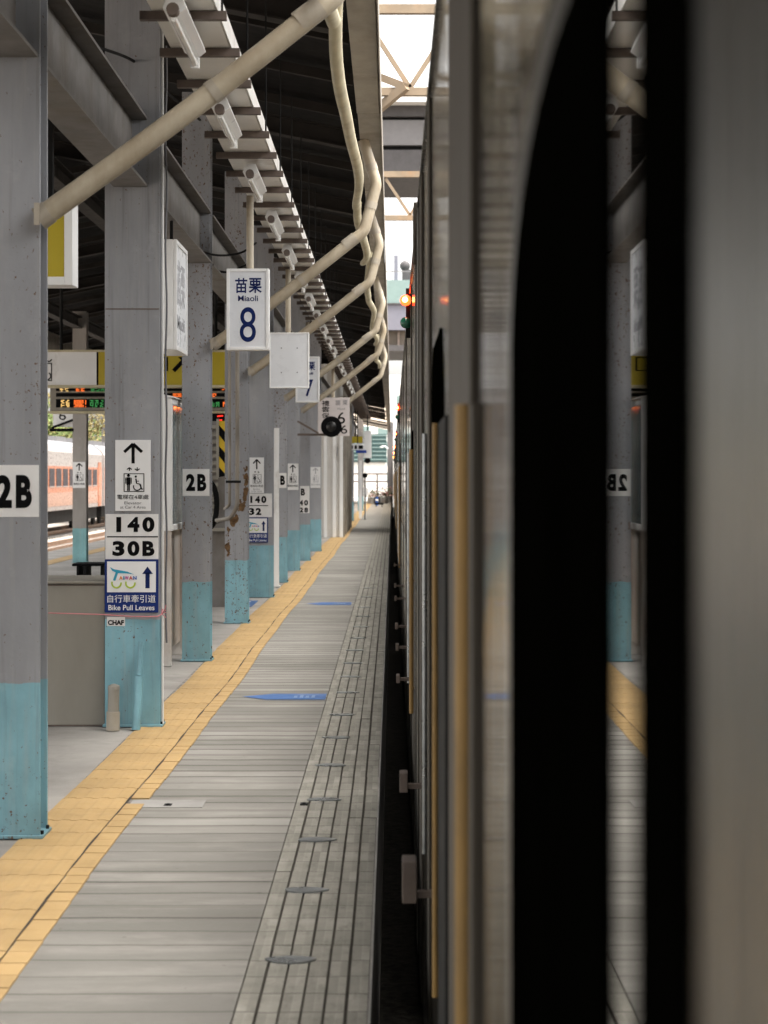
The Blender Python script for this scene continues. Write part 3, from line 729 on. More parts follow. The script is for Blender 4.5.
for i in range(18):
    y = 8.12 + 2.2 * i
    nm = pls[i] if i < 17 else 'farthest'
    t = thing('batten_light', 'unlit white batten light under the cable trunking, %s in the row' % nm, 'light fitting', (-.93, y + .5, 3.4), 'batten lights under the cable trunking')
    xc = -.89
    obj('housing', MB().prism([(xc - .03, 3.472), (xc + .03, 3.472), (xc + .050, 3.42), (xc + .018, 3.395), (xc - .018, 3.395), (xc - .050, 3.42)], y + .06, y + .92), 'white', t, bevel=.003)
    obj('tube', MB().tube([(xc, y + .02, 3.368), (xc, y + .90, 3.368)], .014, 12), 'tube', t, smooth=True)
    obj('lamp_holder', MB().tube([(xc, y - .01, 3.40), (xc, y + .03, 3.395)], .026, 14), 'brown', t, smooth=True)
    obj('lamp_holder', MB().box(xc - .02, xc + .02, y + .90, y + .93, 3.345, 3.394), 'white', t)

# black cables looping overhead
for pts, lb in (([(PX(90, 10), 10, PZ(45, 10)), (PX(135, 12), 12, PZ(62, 12)), (PX(170, 13), 13, PZ(95, 13)), (PX(200, 14), 14, PZ(120, 14))], 'black cable sagging above the wide column'),
                ([(PX(188, 15.5), 15.5, PZ(246, 15.5)), (PX(215, 16.1), 16.1, PZ(255, 16.1)), (PX(240, 17), 17, PZ(253, 17)), (PX(256, 18), 18, PZ(243, 18))], 'black cable looping from the white box sign toward the number 8 sign'),
                ([(PX(210, 17), 17, PZ(268, 17)), (PX(228, 17.2), 17.2, PZ(272, 17.2)), (PX(252, 18), 18, PZ(262, 18))], 'lower thin black cable behind the number 8 sign')):
    P = [Vector(p) for p in pts]; out = []
    for i in range(len(P) - 1):
        p0 = P[max(i - 1, 0)]; p1 = P[i]; p2 = P[i + 1]; p3 = P[min(i + 2, len(P) - 1)]
        for k in range(8):
            u = k / 8; out.append(.5 * ((2 * p1) + (p2 - p0) * u + (2 * p0 - 5 * p1 + 4 * p2 - p3) * u * u + (3 * p1 - p0 - 3 * p2 + p3) * u ** 3))
    out.append(P[-1]); tag(obj('cable', MB().tube(out, .009, 8), 'ink', smooth=True), lb, 'cable')

# ------------------------------------------------------------------ hanging signs over the waiting area
HG = 'hanging car position signs'
def frame_box(t, z, x0, x1, za, zb, d=.10, e=.022, fm='white', im='signgrey'):
    b = MB()
    b.box(x0, x0 + e, z, z + d, za, zb); b.box(x1 - e, x1, z, z + d, za, zb); b.box(x0 + e, x1 - e, z, z + d, za, za + e); b.box(x0 + e, x1 - e, z, z + d, zb - e, zb)
    obj('frame', b, fm, t, bevel=.003)
    obj('face', MB().box(x0 + e, x1 - e, z + .008, z + d - .008, za + e, zb - e), im, t)
z = 14.0; x0, x1, za, zb = PX(226.5, z), PX(269, z), PZ(350, z), PZ(268.5, z); w = x1 - x0; h = zb - za
t = thing('hanging_sign', 'white framed hanging sign with blue Miaoli lettering and the number 8', 'sign', ((x0 + x1) / 2, z, za), HG)
frame_box(t, z, x0, x1, za, zb); U = lambda a: x0 + w * a; V = lambda a: za + h * a; yf = z + .0075
b = MB(); text(b, '苗', U(.20), U(.49), yf, V(.70), V(.885), .018); text(b, '栗', U(.52), U(.83), yf, V(.70), V(.885), .018); obj('chinese_lettering', b, 'navy', t)
b = MB(); text(b, 'Miaoli', U(.27), U(.74), yf, V(.60), V(.67), .012); obj('english_lettering', b, 'navy', t)
b = MB(); text(b, '8', U(.31), U(.69), yf, V(.10), V(.527), .0); obj('number', b, 'navy', t)
obj('pole', MB().tube([(PX(249.5, z), z + .05, zb), (PX(249.5, z), z + .05, 3.475)], .026, 14), 'pipe', t, smooth=True)
z = 25.5; x0, x1, za, zb = PX(295.5, z), PX(319.3, z), PZ(402.5, z), PZ(356.5, z); w = x1 - x0; h = zb - za
t = thing('hanging_sign', 'white framed hanging sign with the number 7, partly behind the blank board', 'sign', ((x0 + x1) / 2, z, za), HG)
frame_box(t, z, x0, x1, za, zb); yf = z + .0075
b = MB(); text(b, '苗', U(.20), U(.49), yf, V(.70), V(.885), .018); text(b, '栗', U(.52), U(.83), yf, V(.70), V(.885), .018); obj('chinese_lettering', b, 'navy', t)
b = MB(); text(b, 'Miaoli', U(.27), U(.74), yf, V(.605), V(.665), .03); obj('english_lettering', b, 'navy', t)
b = MB(); text(b, '7', U(.40), U(.74), yf, V(.13), V(.50), .012); obj('number', b, 'navy', t)
obj('pole', MB().tube([((x0 + x1) / 2, z + .05, zb), ((x0 + x1) / 2, z + .05, 3.475)], .026, 12), 'pipe', t, smooth=True)
z = 19.0; x0, x1, za, zb = PX(269.5, z), PX(309, z), PZ(388, z), PZ(332.5, z)
t = thing('hanging_sign', 'blank pale grey hanging board with four screws', 'sign', ((x0 + x1) / 2, z, za), HG)
frame_box(t, z, x0, x1, za, zb, .06, .012, 'white', 'signgrey')
b = MB()
for i in (.3, .7):
    for j in (.28, .72): b.tube([(x0 + (x1 - x0) * i, z + .009, za + (zb - za) * j), (x0 + (x1 - x0) * i, z + .003, za + (zb - za) * j)], .006, 8)
obj('screws', b, 'greyink', t)
obj('pole', MB().tube([(PX(288, z), z + .03, zb), (PX(288, z), z + .03, 3.475)], .026, 12), 'pipe', t, smooth=True)
z = 35.0; x0, x1, za, zb = PX(318, z), PX(349.5, z), PZ(436, z), PZ(397.5, z); w = x1 - x0; h = zb - za
t = thing('hanging_sign', 'pinkish white board with black characters and the number 6, behind the round loudspeaker', 'sign', ((x0 + x1) / 2, z, za), HG)
obj('face', MB().box(x0, x1, z, z + .06, za, zb), 'pink_white', t, bevel=.004); yf = z - .0005
b = MB(); text(b, '禮', U(.12), U(.36), yf, V(.78), V(.92), .01); text(b, '雲', U(.12), U(.36), yf, V(.62), V(.76), .01); text(b, '保', U(.12), U(.36), yf, V(.46), V(.60), .01); obj('side_lettering', b, 'ink', t)
b = MB(); text(b, '苗', U(.55), U(.72), yf, V(.80), V(.93), .008); text(b, '栗', U(.78), U(.94), yf, V(.80), V(.93), .008); text(b, 'Miaoli', U(.62), U(.86), yf, V(.68), V(.73), .0); obj('station_lettering', b, 'greyink', t)
b = MB(); text(b, '6', U(.62), U(.86), yf, V(.32), V(.62), .0); text(b, '6', U(.72), U(.93), yf, V(.06), V(.28), .0); obj('number', b, 'ink', t)
obj('pole', MB().tube([(PX(333, z), z + .03, zb), (PX(333, z), z + .03, 3.475)], .03, 12), 'pipe', t, smooth=True)
# round loudspeaker on its bracket
z = 31.0; cx, czz = PX(331.5, z), PZ(426.8, z)
t = thing('loudspeaker', 'round black loudspeaker on a rusty bracket in front of the number 6 board', 'loudspeaker', (cx, z, czz))
obj('horn', MB().tube([(cx, z - .10, czz), (cx, z - .09, czz), (cx, z + .02, czz), (cx, z + .14, czz)], [.155, .162, .13, .07], 28), 'ink', t, smooth=True)
obj('centre_cap', MB().tube([(cx, z - .115, czz), (cx, z - .10, czz)], [.06, .08], 20), 'blackpole', t, smooth=True)
b = MB(); b.bar((-1.47, z + .1, PZ(434.5, z)), (cx + .1, z + .1, PZ(434.5, z)), .04, .035); b.bar((-1.47, z + .1, PZ(421, z)), (PX(318, z), z + .1, PZ(433, z)), .03, .03)
obj('bracket', b, 'brown', t)

# yellow framed light box at top left
z = 10.0; x0, x1, za, zb = PX(20, z), PX(72.5, z), PZ(285, z), PZ(200, z)
t = thing('light_box', 'yellow light box with white frame beside the nearest column, under the big drainpipe', 'sign', ((x0 + x1) / 2, z, za))
frame_box(t, z, x0, x1, za, zb, .18, .042, 'white', 'yellow')
obj('hanger', MB().box((x0 + x1) / 2 - .02, (x0 + x1) / 2 + .02, z + .07, z + .11, zb, 4.4), 'dark', t)
# white box sign facing the train
t = thing('box_sign', 'white box sign with faint lettering facing the train, just right of the wide column', 'sign', (-1.46, 13.4, PZ(350, 13.3)))
za, zb = PZ(350, 13.2), PZ(240, 13.2)
obj('body', MB().box(-1.56, -1.437, 13.15, 13.85, za, zb), 'white', t, bevel=.006)
b = MB(); e = .03
b.box(-1.4365, -1.415, 13.15, 13.15 + e, za, zb); b.box(-1.4365, -1.415, 13.85 - e, 13.85, za, zb); b.box(-1.4365, -1.415, 13.15 + e, 13.85 - e, za, za + e); b.box(-1.4365, -1.415, 13.15 + e, 13.85 - e, zb - e, zb); obj('frame', b, 'white', t, bevel=.003)
obj('face', MB().box(-1.4365, -1.425, 13.15 + e, 13.85 - e, za + e, zb - e), 'signgrey', t)
b = MB(); text(b, '苗栗', 13.25, 13.75, -1.4245, zb - .42, zb - .12, .01, side=True); text(b, 'Miaoli', 13.27, 13.73, -1.4245, za + .15, za + .24, .01, side=True); obj('lettering', b, 'paleink', t)
obj('hanger', MB().box(-1.50, -1.48, 13.5, 13.53, zb, 3.23), 'dark', t)
# notice cabinet
t = thing('notice_cabinet', 'white framed glass notice cabinet on two rusty white posts, right of the wide column', 'notice board', (-1.85, 16.3, 0))
za, zb = PZ(531, 15.8), PZ(398, 15.8)
b = MB(); xr = -1.735; xl = -1.95; y0, y1 = 15.78, 16.9; e = .05
b.box(xl, xr, y0, y0 + e, za, zb); b.box(xl, xr, y1 - e, y1, za, zb); b.box(xl, xr, y0 + e, y1 - e, za, za + e); b.box(xl, xr, y0 + e, y1 - e, zb - e, zb)
obj('frame', b, 'white', t, bevel=.006)
obj('glass', MB().box(xl + .02, xr - .012, y0 + e, y1 - e, za + e, zb - e), 'teal_glass', t)
obj('hood', MB().prism([(xl - .01, zb + .002), (xr + .02, zb + .002), (xr + .012, zb + .012), (xl - .01, zb + .06)], y0 - .01, y1 + .01), 'white', t)
for yy_ in (y0 + .01, y1 - .07):
    obj('leg', MB().box(xl + .01, xr - .01, yy_, yy_ + .06, .004, za), M.setdefault('rustwhite', mat('rusty_white', (.55, .53, .50), .6, var=.1, dirt=.85, dirtc=(.28, .13, .05))), t, bevel=.003)
obj('lower_panel', MB().box(xl + .05, xr - .05, y0 + .07, y1 - .07, .12, za - .01), 'rustwhite', t)
b = MB(); b.tube([(-1.50, 16.05, .03), (-1.50, 16.05, .10)], .03, 8)
# direction sign across the platform
z = 24.3
t = thing('direction_sign', 'long hanging direction sign, white at left and yellow at right, above the display board', 'sign', (-3.2, z, PZ(386, z)))
za, zb = PZ(385, z), PZ(352, z)
obj('white_face', MB().box(PX(20, z), PX(96.5, z), z, z + .2, za, zb), 'signwhite', t)
obj('divider', MB().box(PX(96.6, z), PX(98.3, z), z - .003, z + .2, za, zb), 'ink', t)
obj('yellow_face', MB().box(PX(98.4, z), PX(228, z), z, z + .2, za, zb), 'yellow', t)
obj('trim', MB().box(PX(18, z), PX(229, z), z - .02, z + .22, zb + .001, zb + .025).box(PX(18, z), PX(229, z), z - .02, z + .22, za - .03, za - .001), 'hose', t)
b = MB(); yf = z - .0015
X0, X1 = PX(38, z), PX(52, z); Z0, Z1 = PZ(381, z), PZ(363, z); e = .012
for bx in ((X0, X1, Z0, Z0 + e), (X0, X1, Z1 - e, Z1), (X0, X0 + e, Z0 + e, Z1 - e), (X1 - e, X1, Z0 + e, Z1 - e)): b.box(bx[0], bx[1], yf - .002, yf, bx[2], bx[3])
b.tube([(PX(47, z) + .045 * math.cos(a), yf, PZ(376, z) + .045 * math.sin(a)) for a in [R(-180 + 15 * i) for i in range(17)]], .007, 6)
b.bar((PX(46, z), yf, PZ(359.5, z)), (PX(49, z), yf, PZ(362, z)), .002, .015); b.bar((PX(52, z), yf, PZ(359.5, z)), (PX(49, z), yf, PZ(362, z)), .002, .015)
X0, X1 = PX(150, z), PX(168, z); Z0, Z1 = PZ(371, z), PZ(357, z)
for bx in ((X0, X1, Z0, Z0 + e), (X0, X1, Z1 - e, Z1), (X1 - .025, X1, Z0 + e, Z1 - e)): b.box(bx[0], bx[1], yf - .002, yf, bx[2], bx[3])
b.bar((PX(173.5, z), yf, PZ(371, z)), (PX(184, z), yf, PZ(360, z)), .003, .05); b.add([(PX(178, z), yf - .002, PZ(357, z)), (PX(188, z), yf - .002, PZ(357, z)), (PX(188, z), yf - .002, PZ(367, z))], [(0, 1, 2)])
obj('symbols', b, 'ink', t)
b = MB()
for px in (60, 140, 215): b.tube([(PX(px, z), z + .1, zb + .02), (PX(px, z), z + .1, 4.6)], .02, 8)
obj('hanger', b, 'dark', t)
# LED display board
z = 25.0
t = thing('display_board', 'lit departure display board with orange, green, yellow and red dots under the direction sign', 'display', (-3.2, z, PZ(411, z)))
za, zb = PZ(411, z), PZ(387, z)
obj('casing', MB().box(PX(50, z), PX(230, z), z, z + .25, za, zb), M.setdefault('casing', mat('display_casing', (.24, .22, .185), .5)), t, bevel=.006)
obj('lower_rim', MB().box(PX(48, z), PX(230, z), z - .02, z + .26, za - .03, za - .002), 'hose', t)
yd = z - .004
obj('dark_row', MB().box(PX(56, z), PX(229, z), yd, z - .001, PZ(407.5, z), PZ(399, z)).box(PX(56, z), PX(229, z), yd, z - .001, PZ(391, z), PZ(387.6, z)).box(PX(56, z), PX(229, z), yd, z - .001, PZ(396.7, z), PZ(393, z)), 'ink', t)
dots = {'led_y': MB(), 'led_o': MB(), 'led_g': MB(), 'led_r': MB()}
def led(mb, xa, xb, ya, yb, pitch=1.25, dens=.72, gap=4):
    x = xa; c = 0
    while x < xb:
        if c % gap != gap - 1:
            y = ya
            while y < yb:
                if random.random() < dens:
                    mb.box(PX(x, z), PX(x + pitch * .72, z), yd - .003, yd - .0005, PZ(y + pitch * .72, z), PZ(y, z))
                y += pitch
        x += pitch; c += 1
led(dots['led_y'], 61, 70, 400, 407); led(dots['led_o'], 74, 86, 400, 407, dens=.9, gap=9); led(dots['led_g'], 90, 104, 400, 407)
led(dots['led_y'], 60, 70, 388, 390.6); led(dots['led_o'], 76, 85, 388, 390.6); led(dots['led_g'], 91, 104, 388, 390.6)
led(dots['led_o'], 173, 181, 393.5, 396.5, dens=.9, gap=9); led(dots['led_o'], 209, 216, 393.5, 396.5, dens=.9, gap=9); led(dots['led_g'], 211, 220, 402, 406.5); led(dots['led_o'], 223, 227, 402, 406.5); led(dots['led_o'], 222, 227, 388, 390.5)
for k_, nm in (('led_y', 'yellow_dots'), ('led_o', 'orange_dots'), ('led_g', 'green_dots')): obj(nm, dots[k_], k_, t)
t = thing('clock_display', 'small red digit display hung under the right end of the departure board', 'display', (PX(218, 25.1), 25.1, PZ(421, 25)))
obj('casing', MB().box(PX(209, z), PX(229, z), z + .02, z + .2, PZ(421.5, z), PZ(411.8, z)), 'ink', t)
yq = z + .019; dgs = [MB(), MB()]
def seg(b, a, c): b.bar((PX(a[0], z), yq, PZ(a[1], z)), (PX(c[0], z), yq, PZ(c[1], z)), .004, .016)
for a, c in (((211, 413.5), (211, 419)), ((217, 419.5), (217, 416.5)), ((217, 416.3), (223, 415.6)), ((223.5, 415.5), (223.5, 413)), ((223, 412.7), (218, 412.8)), ((217, 420), (222, 420))):
    dg = dgs[0] if c[0] < 214 and a[0] < 214 else dgs[1]
    seg(dg, a, c)
for q in dgs: obj('digit', q, 'led_r', t)
# hazard board and louvred cabinet
z = 23.0
t = thing('louvred_cabinet', 'tall grey louvred equipment cabinet behind the narrow stencilled column', 'cabinet', (PX(206, z), z, 0))
obj('body', MB().box(-2.45, PX(226, z), z + .03, z + .8, .004, PZ(421, z)), 'beam', t)
b = MB()
for i in range(14):
    yq = PZ(425 + i * 7.2, z); b.prism([(z + .028, yq), (z - .02, yq - .035), (z - .02, yq - .045), (z + .028, yq - .05)], -2.4, PX(218, z), axis='x')
obj('louvres', b, 'stainless', t)
obj('ledge', MB().box(-2.45, PX(226, z), z - .05, z + .028, PZ(531, z), PZ(528, z)), 'stainless', t)
t = thing('hazard_board', 'yellow and black diagonally striped board in front of the louvred cabinet', 'hazard board', (PX(222, 22.8), 22.8, PZ(476, 22.8)))
x0, x1 = PX(219, 22.8), PX(227, 22.8)
obj('board', MB().box(x0, x1, 22.8, 22.83, PZ(476, 22.8), PZ(421, 22.8)), 'hazyellow', t)
b = MB()
for i in range(3):
    y0_ = 421 + i * 21 + 4
    b.add([(x0, 22.798, PZ(y0_, 22.8)), (x1, 22.798, PZ(y0_ + 9, 22.8)), (x1, 22.798, PZ(min(y0_ + 20, 476), 22.8)), (x0, 22.798, PZ(y0_ + 10, 22.8))], [(0, 1, 2, 3)])
obj('stripes', b, 'ink', t)
obj('edge', MB().box(x0 - .03, x0 - .001, 22.79, 22.84, PZ(478, 22.8), PZ(419, 22.8)), 'stainless', t)
t = thing('cable_reel', 'dark coiled hose hanging behind the narrow stencilled column', 'hose reel', (PX(210, 22.5), 22.5, PZ(520, 22.5)))
obj('coil', MB().tube([(PX(208, 22.6) + .09 * math.cos(a) , 22.7 + .01 * math.sin(3 * a), PZ(505, 22.6) + .26 * math.sin(a)) for a in [R(12 * i) for i in range(61)]], .03, 8), 'black', t, smooth=True)
# pipes on the rusty column
t = thing('service_pipes', 'two vertical grey service pipes bending left in front of the rustiest column', 'pipes', (PX(232, 20.2), 20.2, PZ(525, 20.2)))
z = 20.28
obj('thick_pipe', MB().tube(arc([(PX(237.3, z), z, 2.78), (PX(237.3, z), z, PZ(506, z)), (PX(231, z), z, PZ(518, z)), (PX(214, z), z + .3, PZ(521, z))], .06), .021, 12), 'gutter', t, smooth=True)
obj('thin_pipe', MB().tube(arc([(PX(229.5, z), z, 2.78), (PX(229.5, z), z, PZ(505, z)), (PX(223, z), z + .2, PZ(509, z))], .04), .016, 12), 'gutter', t, smooth=True)
obj('clamp', MB().box(PX(226, z), PX(241, z), z - .03, z - .022, PZ(483, z), PZ(480.5, z)), 'dark', t)
# thin white board by the pinkish column
tag(obj('white_board', MB().box(PX(273.5, 27), PX(279, 27), 27, 27.04, .02, PZ(428, 27)).box(PX(274, 27), PX(280, 27), 27.04, 27.2, .0, .03), 'white', bevel=.004), 'tall thin white board standing beside the pinkish column', 'board')
# 6 sign in the far row
z = 33
t = thing('number_plate', 'small white plate with a 6 on a black bracket beside the far row column', 'sign', (PX(62, z), z, PZ(427, z)))
obj('plate', MB().box(PX(53, z), PX(72.5, z), z, z + .02, PZ(427, z), PZ(410, z)), 'signwhite', t)
b = MB(); text(b, '6', PX(59, z), PX(66, z), z - .001, PZ(420, z), PZ(411, z), .0); obj('number', b, 'ink', t)
b = MB(); b.bar((PX(50, z), z - .03, PZ(430, z)), (PX(74, z), z - .03, PZ(430, z)), .04, .05); b.bar((PX(52, z), z - .03, PZ(428, z)), (PX(73, z), z - .03, PZ(420, z)), .03, .035)
obj('bracket', b, 'ink', t)

# ------------------------------------------------------------------ white stair building and clutter at the far end
z = 49.6
t = thing('stair_building', 'tall white panelled stair building closing the row of columns', 'building', (-2.5, z, 0))
obj('wall', MB().box(-4.0, PX(341.5, z), z, 60, 0.005, 4.3), 'whitewall', t)
b = MB()
for px in (325, 334, 341):
    b.box(PX(px, z) - .03, PX(px, z) + .05, z - .06, z - .002, .005, 4.3)
obj('pilaster', b, 'white', t)
b = MB()
for k in range(5): b.box(PX(341.5, z) + .002, PX(341.5, z) + .07, z + .3 + k * 2.2, z + .6 + k * 2.2, .005, 4.3)
obj('side_ribs', b, 'gutter', t)
obj('service_panel', MB().box(PX(334.5, z) + .06, PX(338.5, z) - .02, z - .02, z - .002, PZ(456, z), PZ(447, z)), 'paleink', t)
def small(name, label, cat, parts):
    t = thing(name, label, cat, parts[0][1])
    for nm, _, mb, m in parts: obj(nm, mb, m, t)
    return t
z = 62
small('hanging_sign', 'small olive hanging sign beyond the stair building', 'sign', [('face', (PX(355, z), z, PZ(443, z)), MB().box(PX(349, z), PX(362.5, z), z, z + .1, PZ(443, z), PZ(436.5, z)), 'yellow'), ('hanger', 0, MB().box(PX(355, z), PX(356, z), z + .02, z + .05, PZ(436.5, z), 4.4), 'dark')])
z = 60
b = MB(); text(b, 'WC', PX(350, z), PX(364, z), z - .002, PZ(449.5, z), PZ(445, z), .04)
t = thing('hanging_sign', 'white hanging sign with bold black marks over a blue bar', 'sign', (PX(357, z), z, PZ(453, z)))
obj('face', MB().box(PX(348.5, z), PX(364.5, z), z, z + .08, PZ(450, z), PZ(443.6, z)), 'signwhite', t)
b = MB()
for a, c in ((350, 353), (354.5, 357), (358.5, 363)): b.box(PX(a, z), PX(c, z), z - .004, z - .001, PZ(449, z), PZ(445.4, z))
obj('marks', b, 'ink', t); obj('blue_bar', MB().box(PX(356, z), PX(366.5, z), z - .02, z + .06, PZ(453, z), PZ(450.2, z)), mat('bar_blue', (.02, .06, .35), .4), t); obj('hanger', MB().box(PX(357, z), PX(358, z), z + .02, z + .05, PZ(443.6, z), 4.4), 'dark', t)
z = 64
small('hanging_sign', 'tall narrow white hanging sign at the far end of the canopy', 'sign', [('face', (PX(367, z), z, PZ(458, z)), MB().box(PX(364, z), PX(371.5, z), z, z + .1, PZ(458, z), PZ(431, z)), 'signwhite'), ('hanger', 0, MB().box(PX(367, z), PX(367.8, z), z + .02, z + .05, PZ(431, z), 4.4), 'dark')])
for (px, py, r_, zz, lb) in ((367.5, 460.5, 3, 66, 'small dark round lamp under the narrow white hanging sign'), (365, 475.5, 2.6, 70, 'black round mirror low on a post at the far end')):
    t = thing('round_mirror' if py > 470 else 'round_lamp', lb, 'mirror' if py > 470 else 'lamp', (PX(px, zz), zz, PZ(py, zz)))
    obj('disc', MB().tube([(PX(px, zz), zz - .03, PZ(py, zz)), (PX(px, zz), zz + .04, PZ(py, zz))], r_ * zz / 2000, 18), 'ink', t, smooth=True)
    obj('stem', MB().box(PX(px, zz) - .02, PX(px, zz) + .02, zz + .045, zz + .08, (.004 if py > 470 else PZ(py, zz)), (PZ(py, zz) if py > 470 else 4.3)), 'dark', t)
z = 72
small('notice_stand', 'white notice panel standing past the stair building', 'notice board', [('panel', (PX(360.5, z), z, 0), MB().box(PX(359, z), PX(362, z), z, z + .1, .004, PZ(460, z)), 'white'), ('sheet', 0, MB().box(PX(359.4, z), PX(361.6, z), z - .01, z - .001, PZ(490, z), PZ(478, z)), 'signgrey')])
small('notice_post', 'white post with a small blue and white notice at the far end', 'sign', [('post', (PX(365.5, z), z, 0), MB().box(PX(364.8, z), PX(366, z), z, z + .05, .004, PZ(470, z)), 'white'), ('notice', 0, MB().box(PX(363.5, z), PX(368, z), z - .02, z - .001, PZ(495, z), PZ(488, z)), 'signwhite')])
small('platform_bin', 'small blue bin with white band on the bright far platform', 'bin', [('body', (PX(377, 105), 105, 0), MB().prism([(PX(377, 105) + .08 * math.cos(R(30 * i)), 105 + .08 * math.sin(R(30 * i))) for i in range(12)], .004, .45, axis='z'), mat('bin_blue', (.02, .10, .40), .5)), ('band', 0, MB().box(PX(375.6, 105), PX(378.4, 105), 104.9, 104.918, .25, .34), 'white')])
t = thing('wheelbarrow', 'dark low trolley parked at the bright end of the platform', 'trolley', (PX(379, 100), 100, 0))
obj('deck', MB().box(PX(374.5, 100), PX(383.5, 100), 100, 100.7, .12, .2), 'ink', t)
b = MB()
for px in (376, 382):
    obj('wheel', MB().tube([(PX(px, 100) - .02, 100.1, .075), (PX(px, 100) + .02, 100.1, .075)], .07, 14), 'black', t)
obj('handle', MB().tube([(PX(374.8, 100), 100.1, .2), (PX(374.8, 100), 100.0, .5), (PX(376, 100), 100.0, .5)], .015, 8), 'dark', t)
# flower tubs / pinkish planting at the far end
for i, (px, zz) in enumerate(((371, 112), (377.5, 118), (384.5, 114), (389, 121))):
    t = thing('flower_tub', 'tub of pale pink flowers at the end of the platform, %s of four' % ['leftmost', 'second', 'third', 'rightmost'][i], 'plant', (PX(px, zz), zz, 0), 'flower tubs at the platform end')
    obj('tub', MB().prism([(PX(px, zz) + .2 * math.cos(R(30 * k)), zz + .2 * math.sin(R(30 * k))) for k in range(12)], .004, .35, axis='z'), 'concrete', t)
    b = MB()
    for k in range(90):
        c = Vector((PX(px, zz) + random.gauss(0, .16), zz + random.gauss(0, .16), .38 + abs(random.gauss(0, .22)))); s_ = .05
        u = Vector((random.gauss(0, 1), random.gauss(0, 1), random.gauss(0, 1))).normalized() * s_; v = u.orthogonal().normalized() * s_
        b.add([c - u, c + v, c + u, c - v], [(0, 1, 2, 3)], k % 2)
    obj('flowers', b, [M.setdefault('petal', mat('petal', (.60, .35, .33), .7)), 'leaf'], t)
def fence(name, label, z, x0, x1, zs, m):
    t = thing(name, label, 'fence', ((x0 + x1) / 2, z, 0))
    for zz in zs: obj('rail', MB().box(x0, x1, z, z + .08, zz, zz + .10), m, t)
    for i in range(6):
        x = x0 + (x1 - x0) * i / 5; obj('post', MB().box(x - .05, x + .05, z + .09, z + .17, 0 - 1.1 * (z > PEND), zs[-1] + .1), m, t)
fence('fence', 'brown two-rail fence across the end of the platform', 130, -4.2, -.15, (1.15, 1.65), 'brown')
t = thing('signal_mast', 'pale grey steel mast beside the track at the far end, with a curved lamp arm', 'mast', (PX(390.3, 125), 125, -1.1))
obj('mast', MB().box(PX(387.3, 125), PX(393.2, 125), 125, 125.3, -1.1, PZ(422, 125)), 'bridge', t)
obj('lamp_arm', MB().tube([(PX(388, 124), 124.9, PZ(449, 125)), (PX(385, 124), 124.9, PZ(446, 125)), (PX(381.5, 124), 124.9, PZ(446.5, 125))], .04, 8), 'signwhite', t)
obj('lamp_head', MB().box(PX(380, 124), PX(383.3, 124), 124.7, 125.0, PZ(447.6, 125), PZ(446.6, 125)), 'signwhite', t)

# ------------------------------------------------------------------ gantries, overbridge and buildings beyond
def gantry(z, ytop, ynode, label):
    t = thing('lattice_gantry', label, 'gantry', (0, z, -1.1), 'cream lattice gantries over the track')
    zt = PZ(ytop, z); zb_ = PZ(ynode, z)
    obj('top_chord', MB().bar((-1.2, z, zt), (5.2, z, zt), .09, .09), 'cream_steel', t)
    obj('bottom_chord', MB().bar((-1.2, z, zb_), (5.2, z, zb_), .08, .08), 'cream_steel', t)
    h = zt - zb_; b = MB(); x = PX(410, z); k = 0
    for i in range(-2, 8):
        xa = x + i * h * 1.16
        if xa > 5 or xa < -1.1: continue
        for s in (-1, 1):
            xb = xa + s * h * .58
            if -1.2 < xb < 5.2: b.bar((xa, z, zb_ + .04), (xb, z, zt - .045), .05, .045)
    obj('lattice', b, 'cream_steel', t)
    obj('mast', MB().box(5.2, 5.45, z - .1, z + .1, -1.1, zt + .2), 'cream_steel', t); return t
g = gantry(20, 9.5, 92, 'nearest cream lattice gantry, at the top of the gap between canopy and train')
b = MB(); b.bar((PX(372, 20), 20.1, PZ(112, 20)), (PX(406, 20), 19.9, PZ(88, 20)), .07, .085); b.bar((PX(372, 20), 20.1, PZ(72, 20)), (PX(406, 20), 19.9, PZ(89, 20)), .06, .075); obj('brace', b, 'cream_steel', g)
gantry(31, 174.5, 218, 'second cream lattice gantry, small and lower in the gap above the train')
z = 52
t = thing('overbridge', 'large grey covered footbridge crossing over the tracks', 'footbridge', (0, z, -1.1))
def band(nm, ya, yb, m, d0=0, d1=5, x0=-12, x1=14): obj(nm, MB().box(x0, x1, z + d0, z + d1, PZ(yb, z), PZ(ya, z)), m, t)
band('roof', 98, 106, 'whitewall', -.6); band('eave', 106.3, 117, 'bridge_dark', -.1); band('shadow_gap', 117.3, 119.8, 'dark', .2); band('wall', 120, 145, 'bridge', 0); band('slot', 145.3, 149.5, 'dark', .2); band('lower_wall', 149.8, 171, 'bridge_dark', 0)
for xx in (-11, 12.6): obj('pier', MB().box(xx, xx + 1, z + .5, z + 4, -1.1, PZ(171.3, z)), 'bridge', t)
z = 110
t = thing('station_building', 'pale teal and lavender building block spanning behind the tracks', 'building', (0, z, -1.1))
def band2(nm, ya, yb, m, d0=0, x0=-26, x1=26): return obj(nm, MB().box(x0, x1, z + d0, z + 9, PZ(yb, z), PZ(ya, z)), m, t)
band2('parapet_wall', 280, 303, 'paleteal'); band2('string_course', 303.2, 304.6, 'bridge_dark', -.1); band2('upper_wall', 304.8, 330, 'lavender'); 
w = band2('lower_wall', 330.2, 345, 'tan', .5); band2('dark_soffit', 345.2, 351, 'bridge_dark', -.2)
for px in (387, 397.5): obj('pilaster', MB().box(PX(px, z), PX(px + 2.2, z), z + .2, z + .45, PZ(345, z), PZ(330.3, z)), 'brown', t)
b = MB(); b.box(-26, 26, z + .2, z + .25, PZ(271.5, z), PZ(270.5, z))
for i in range(40): b.box(-26 + i * 1.3, -25.95 + i * 1.3, z + .2, z + .25, PZ(280, z), PZ(271, z))
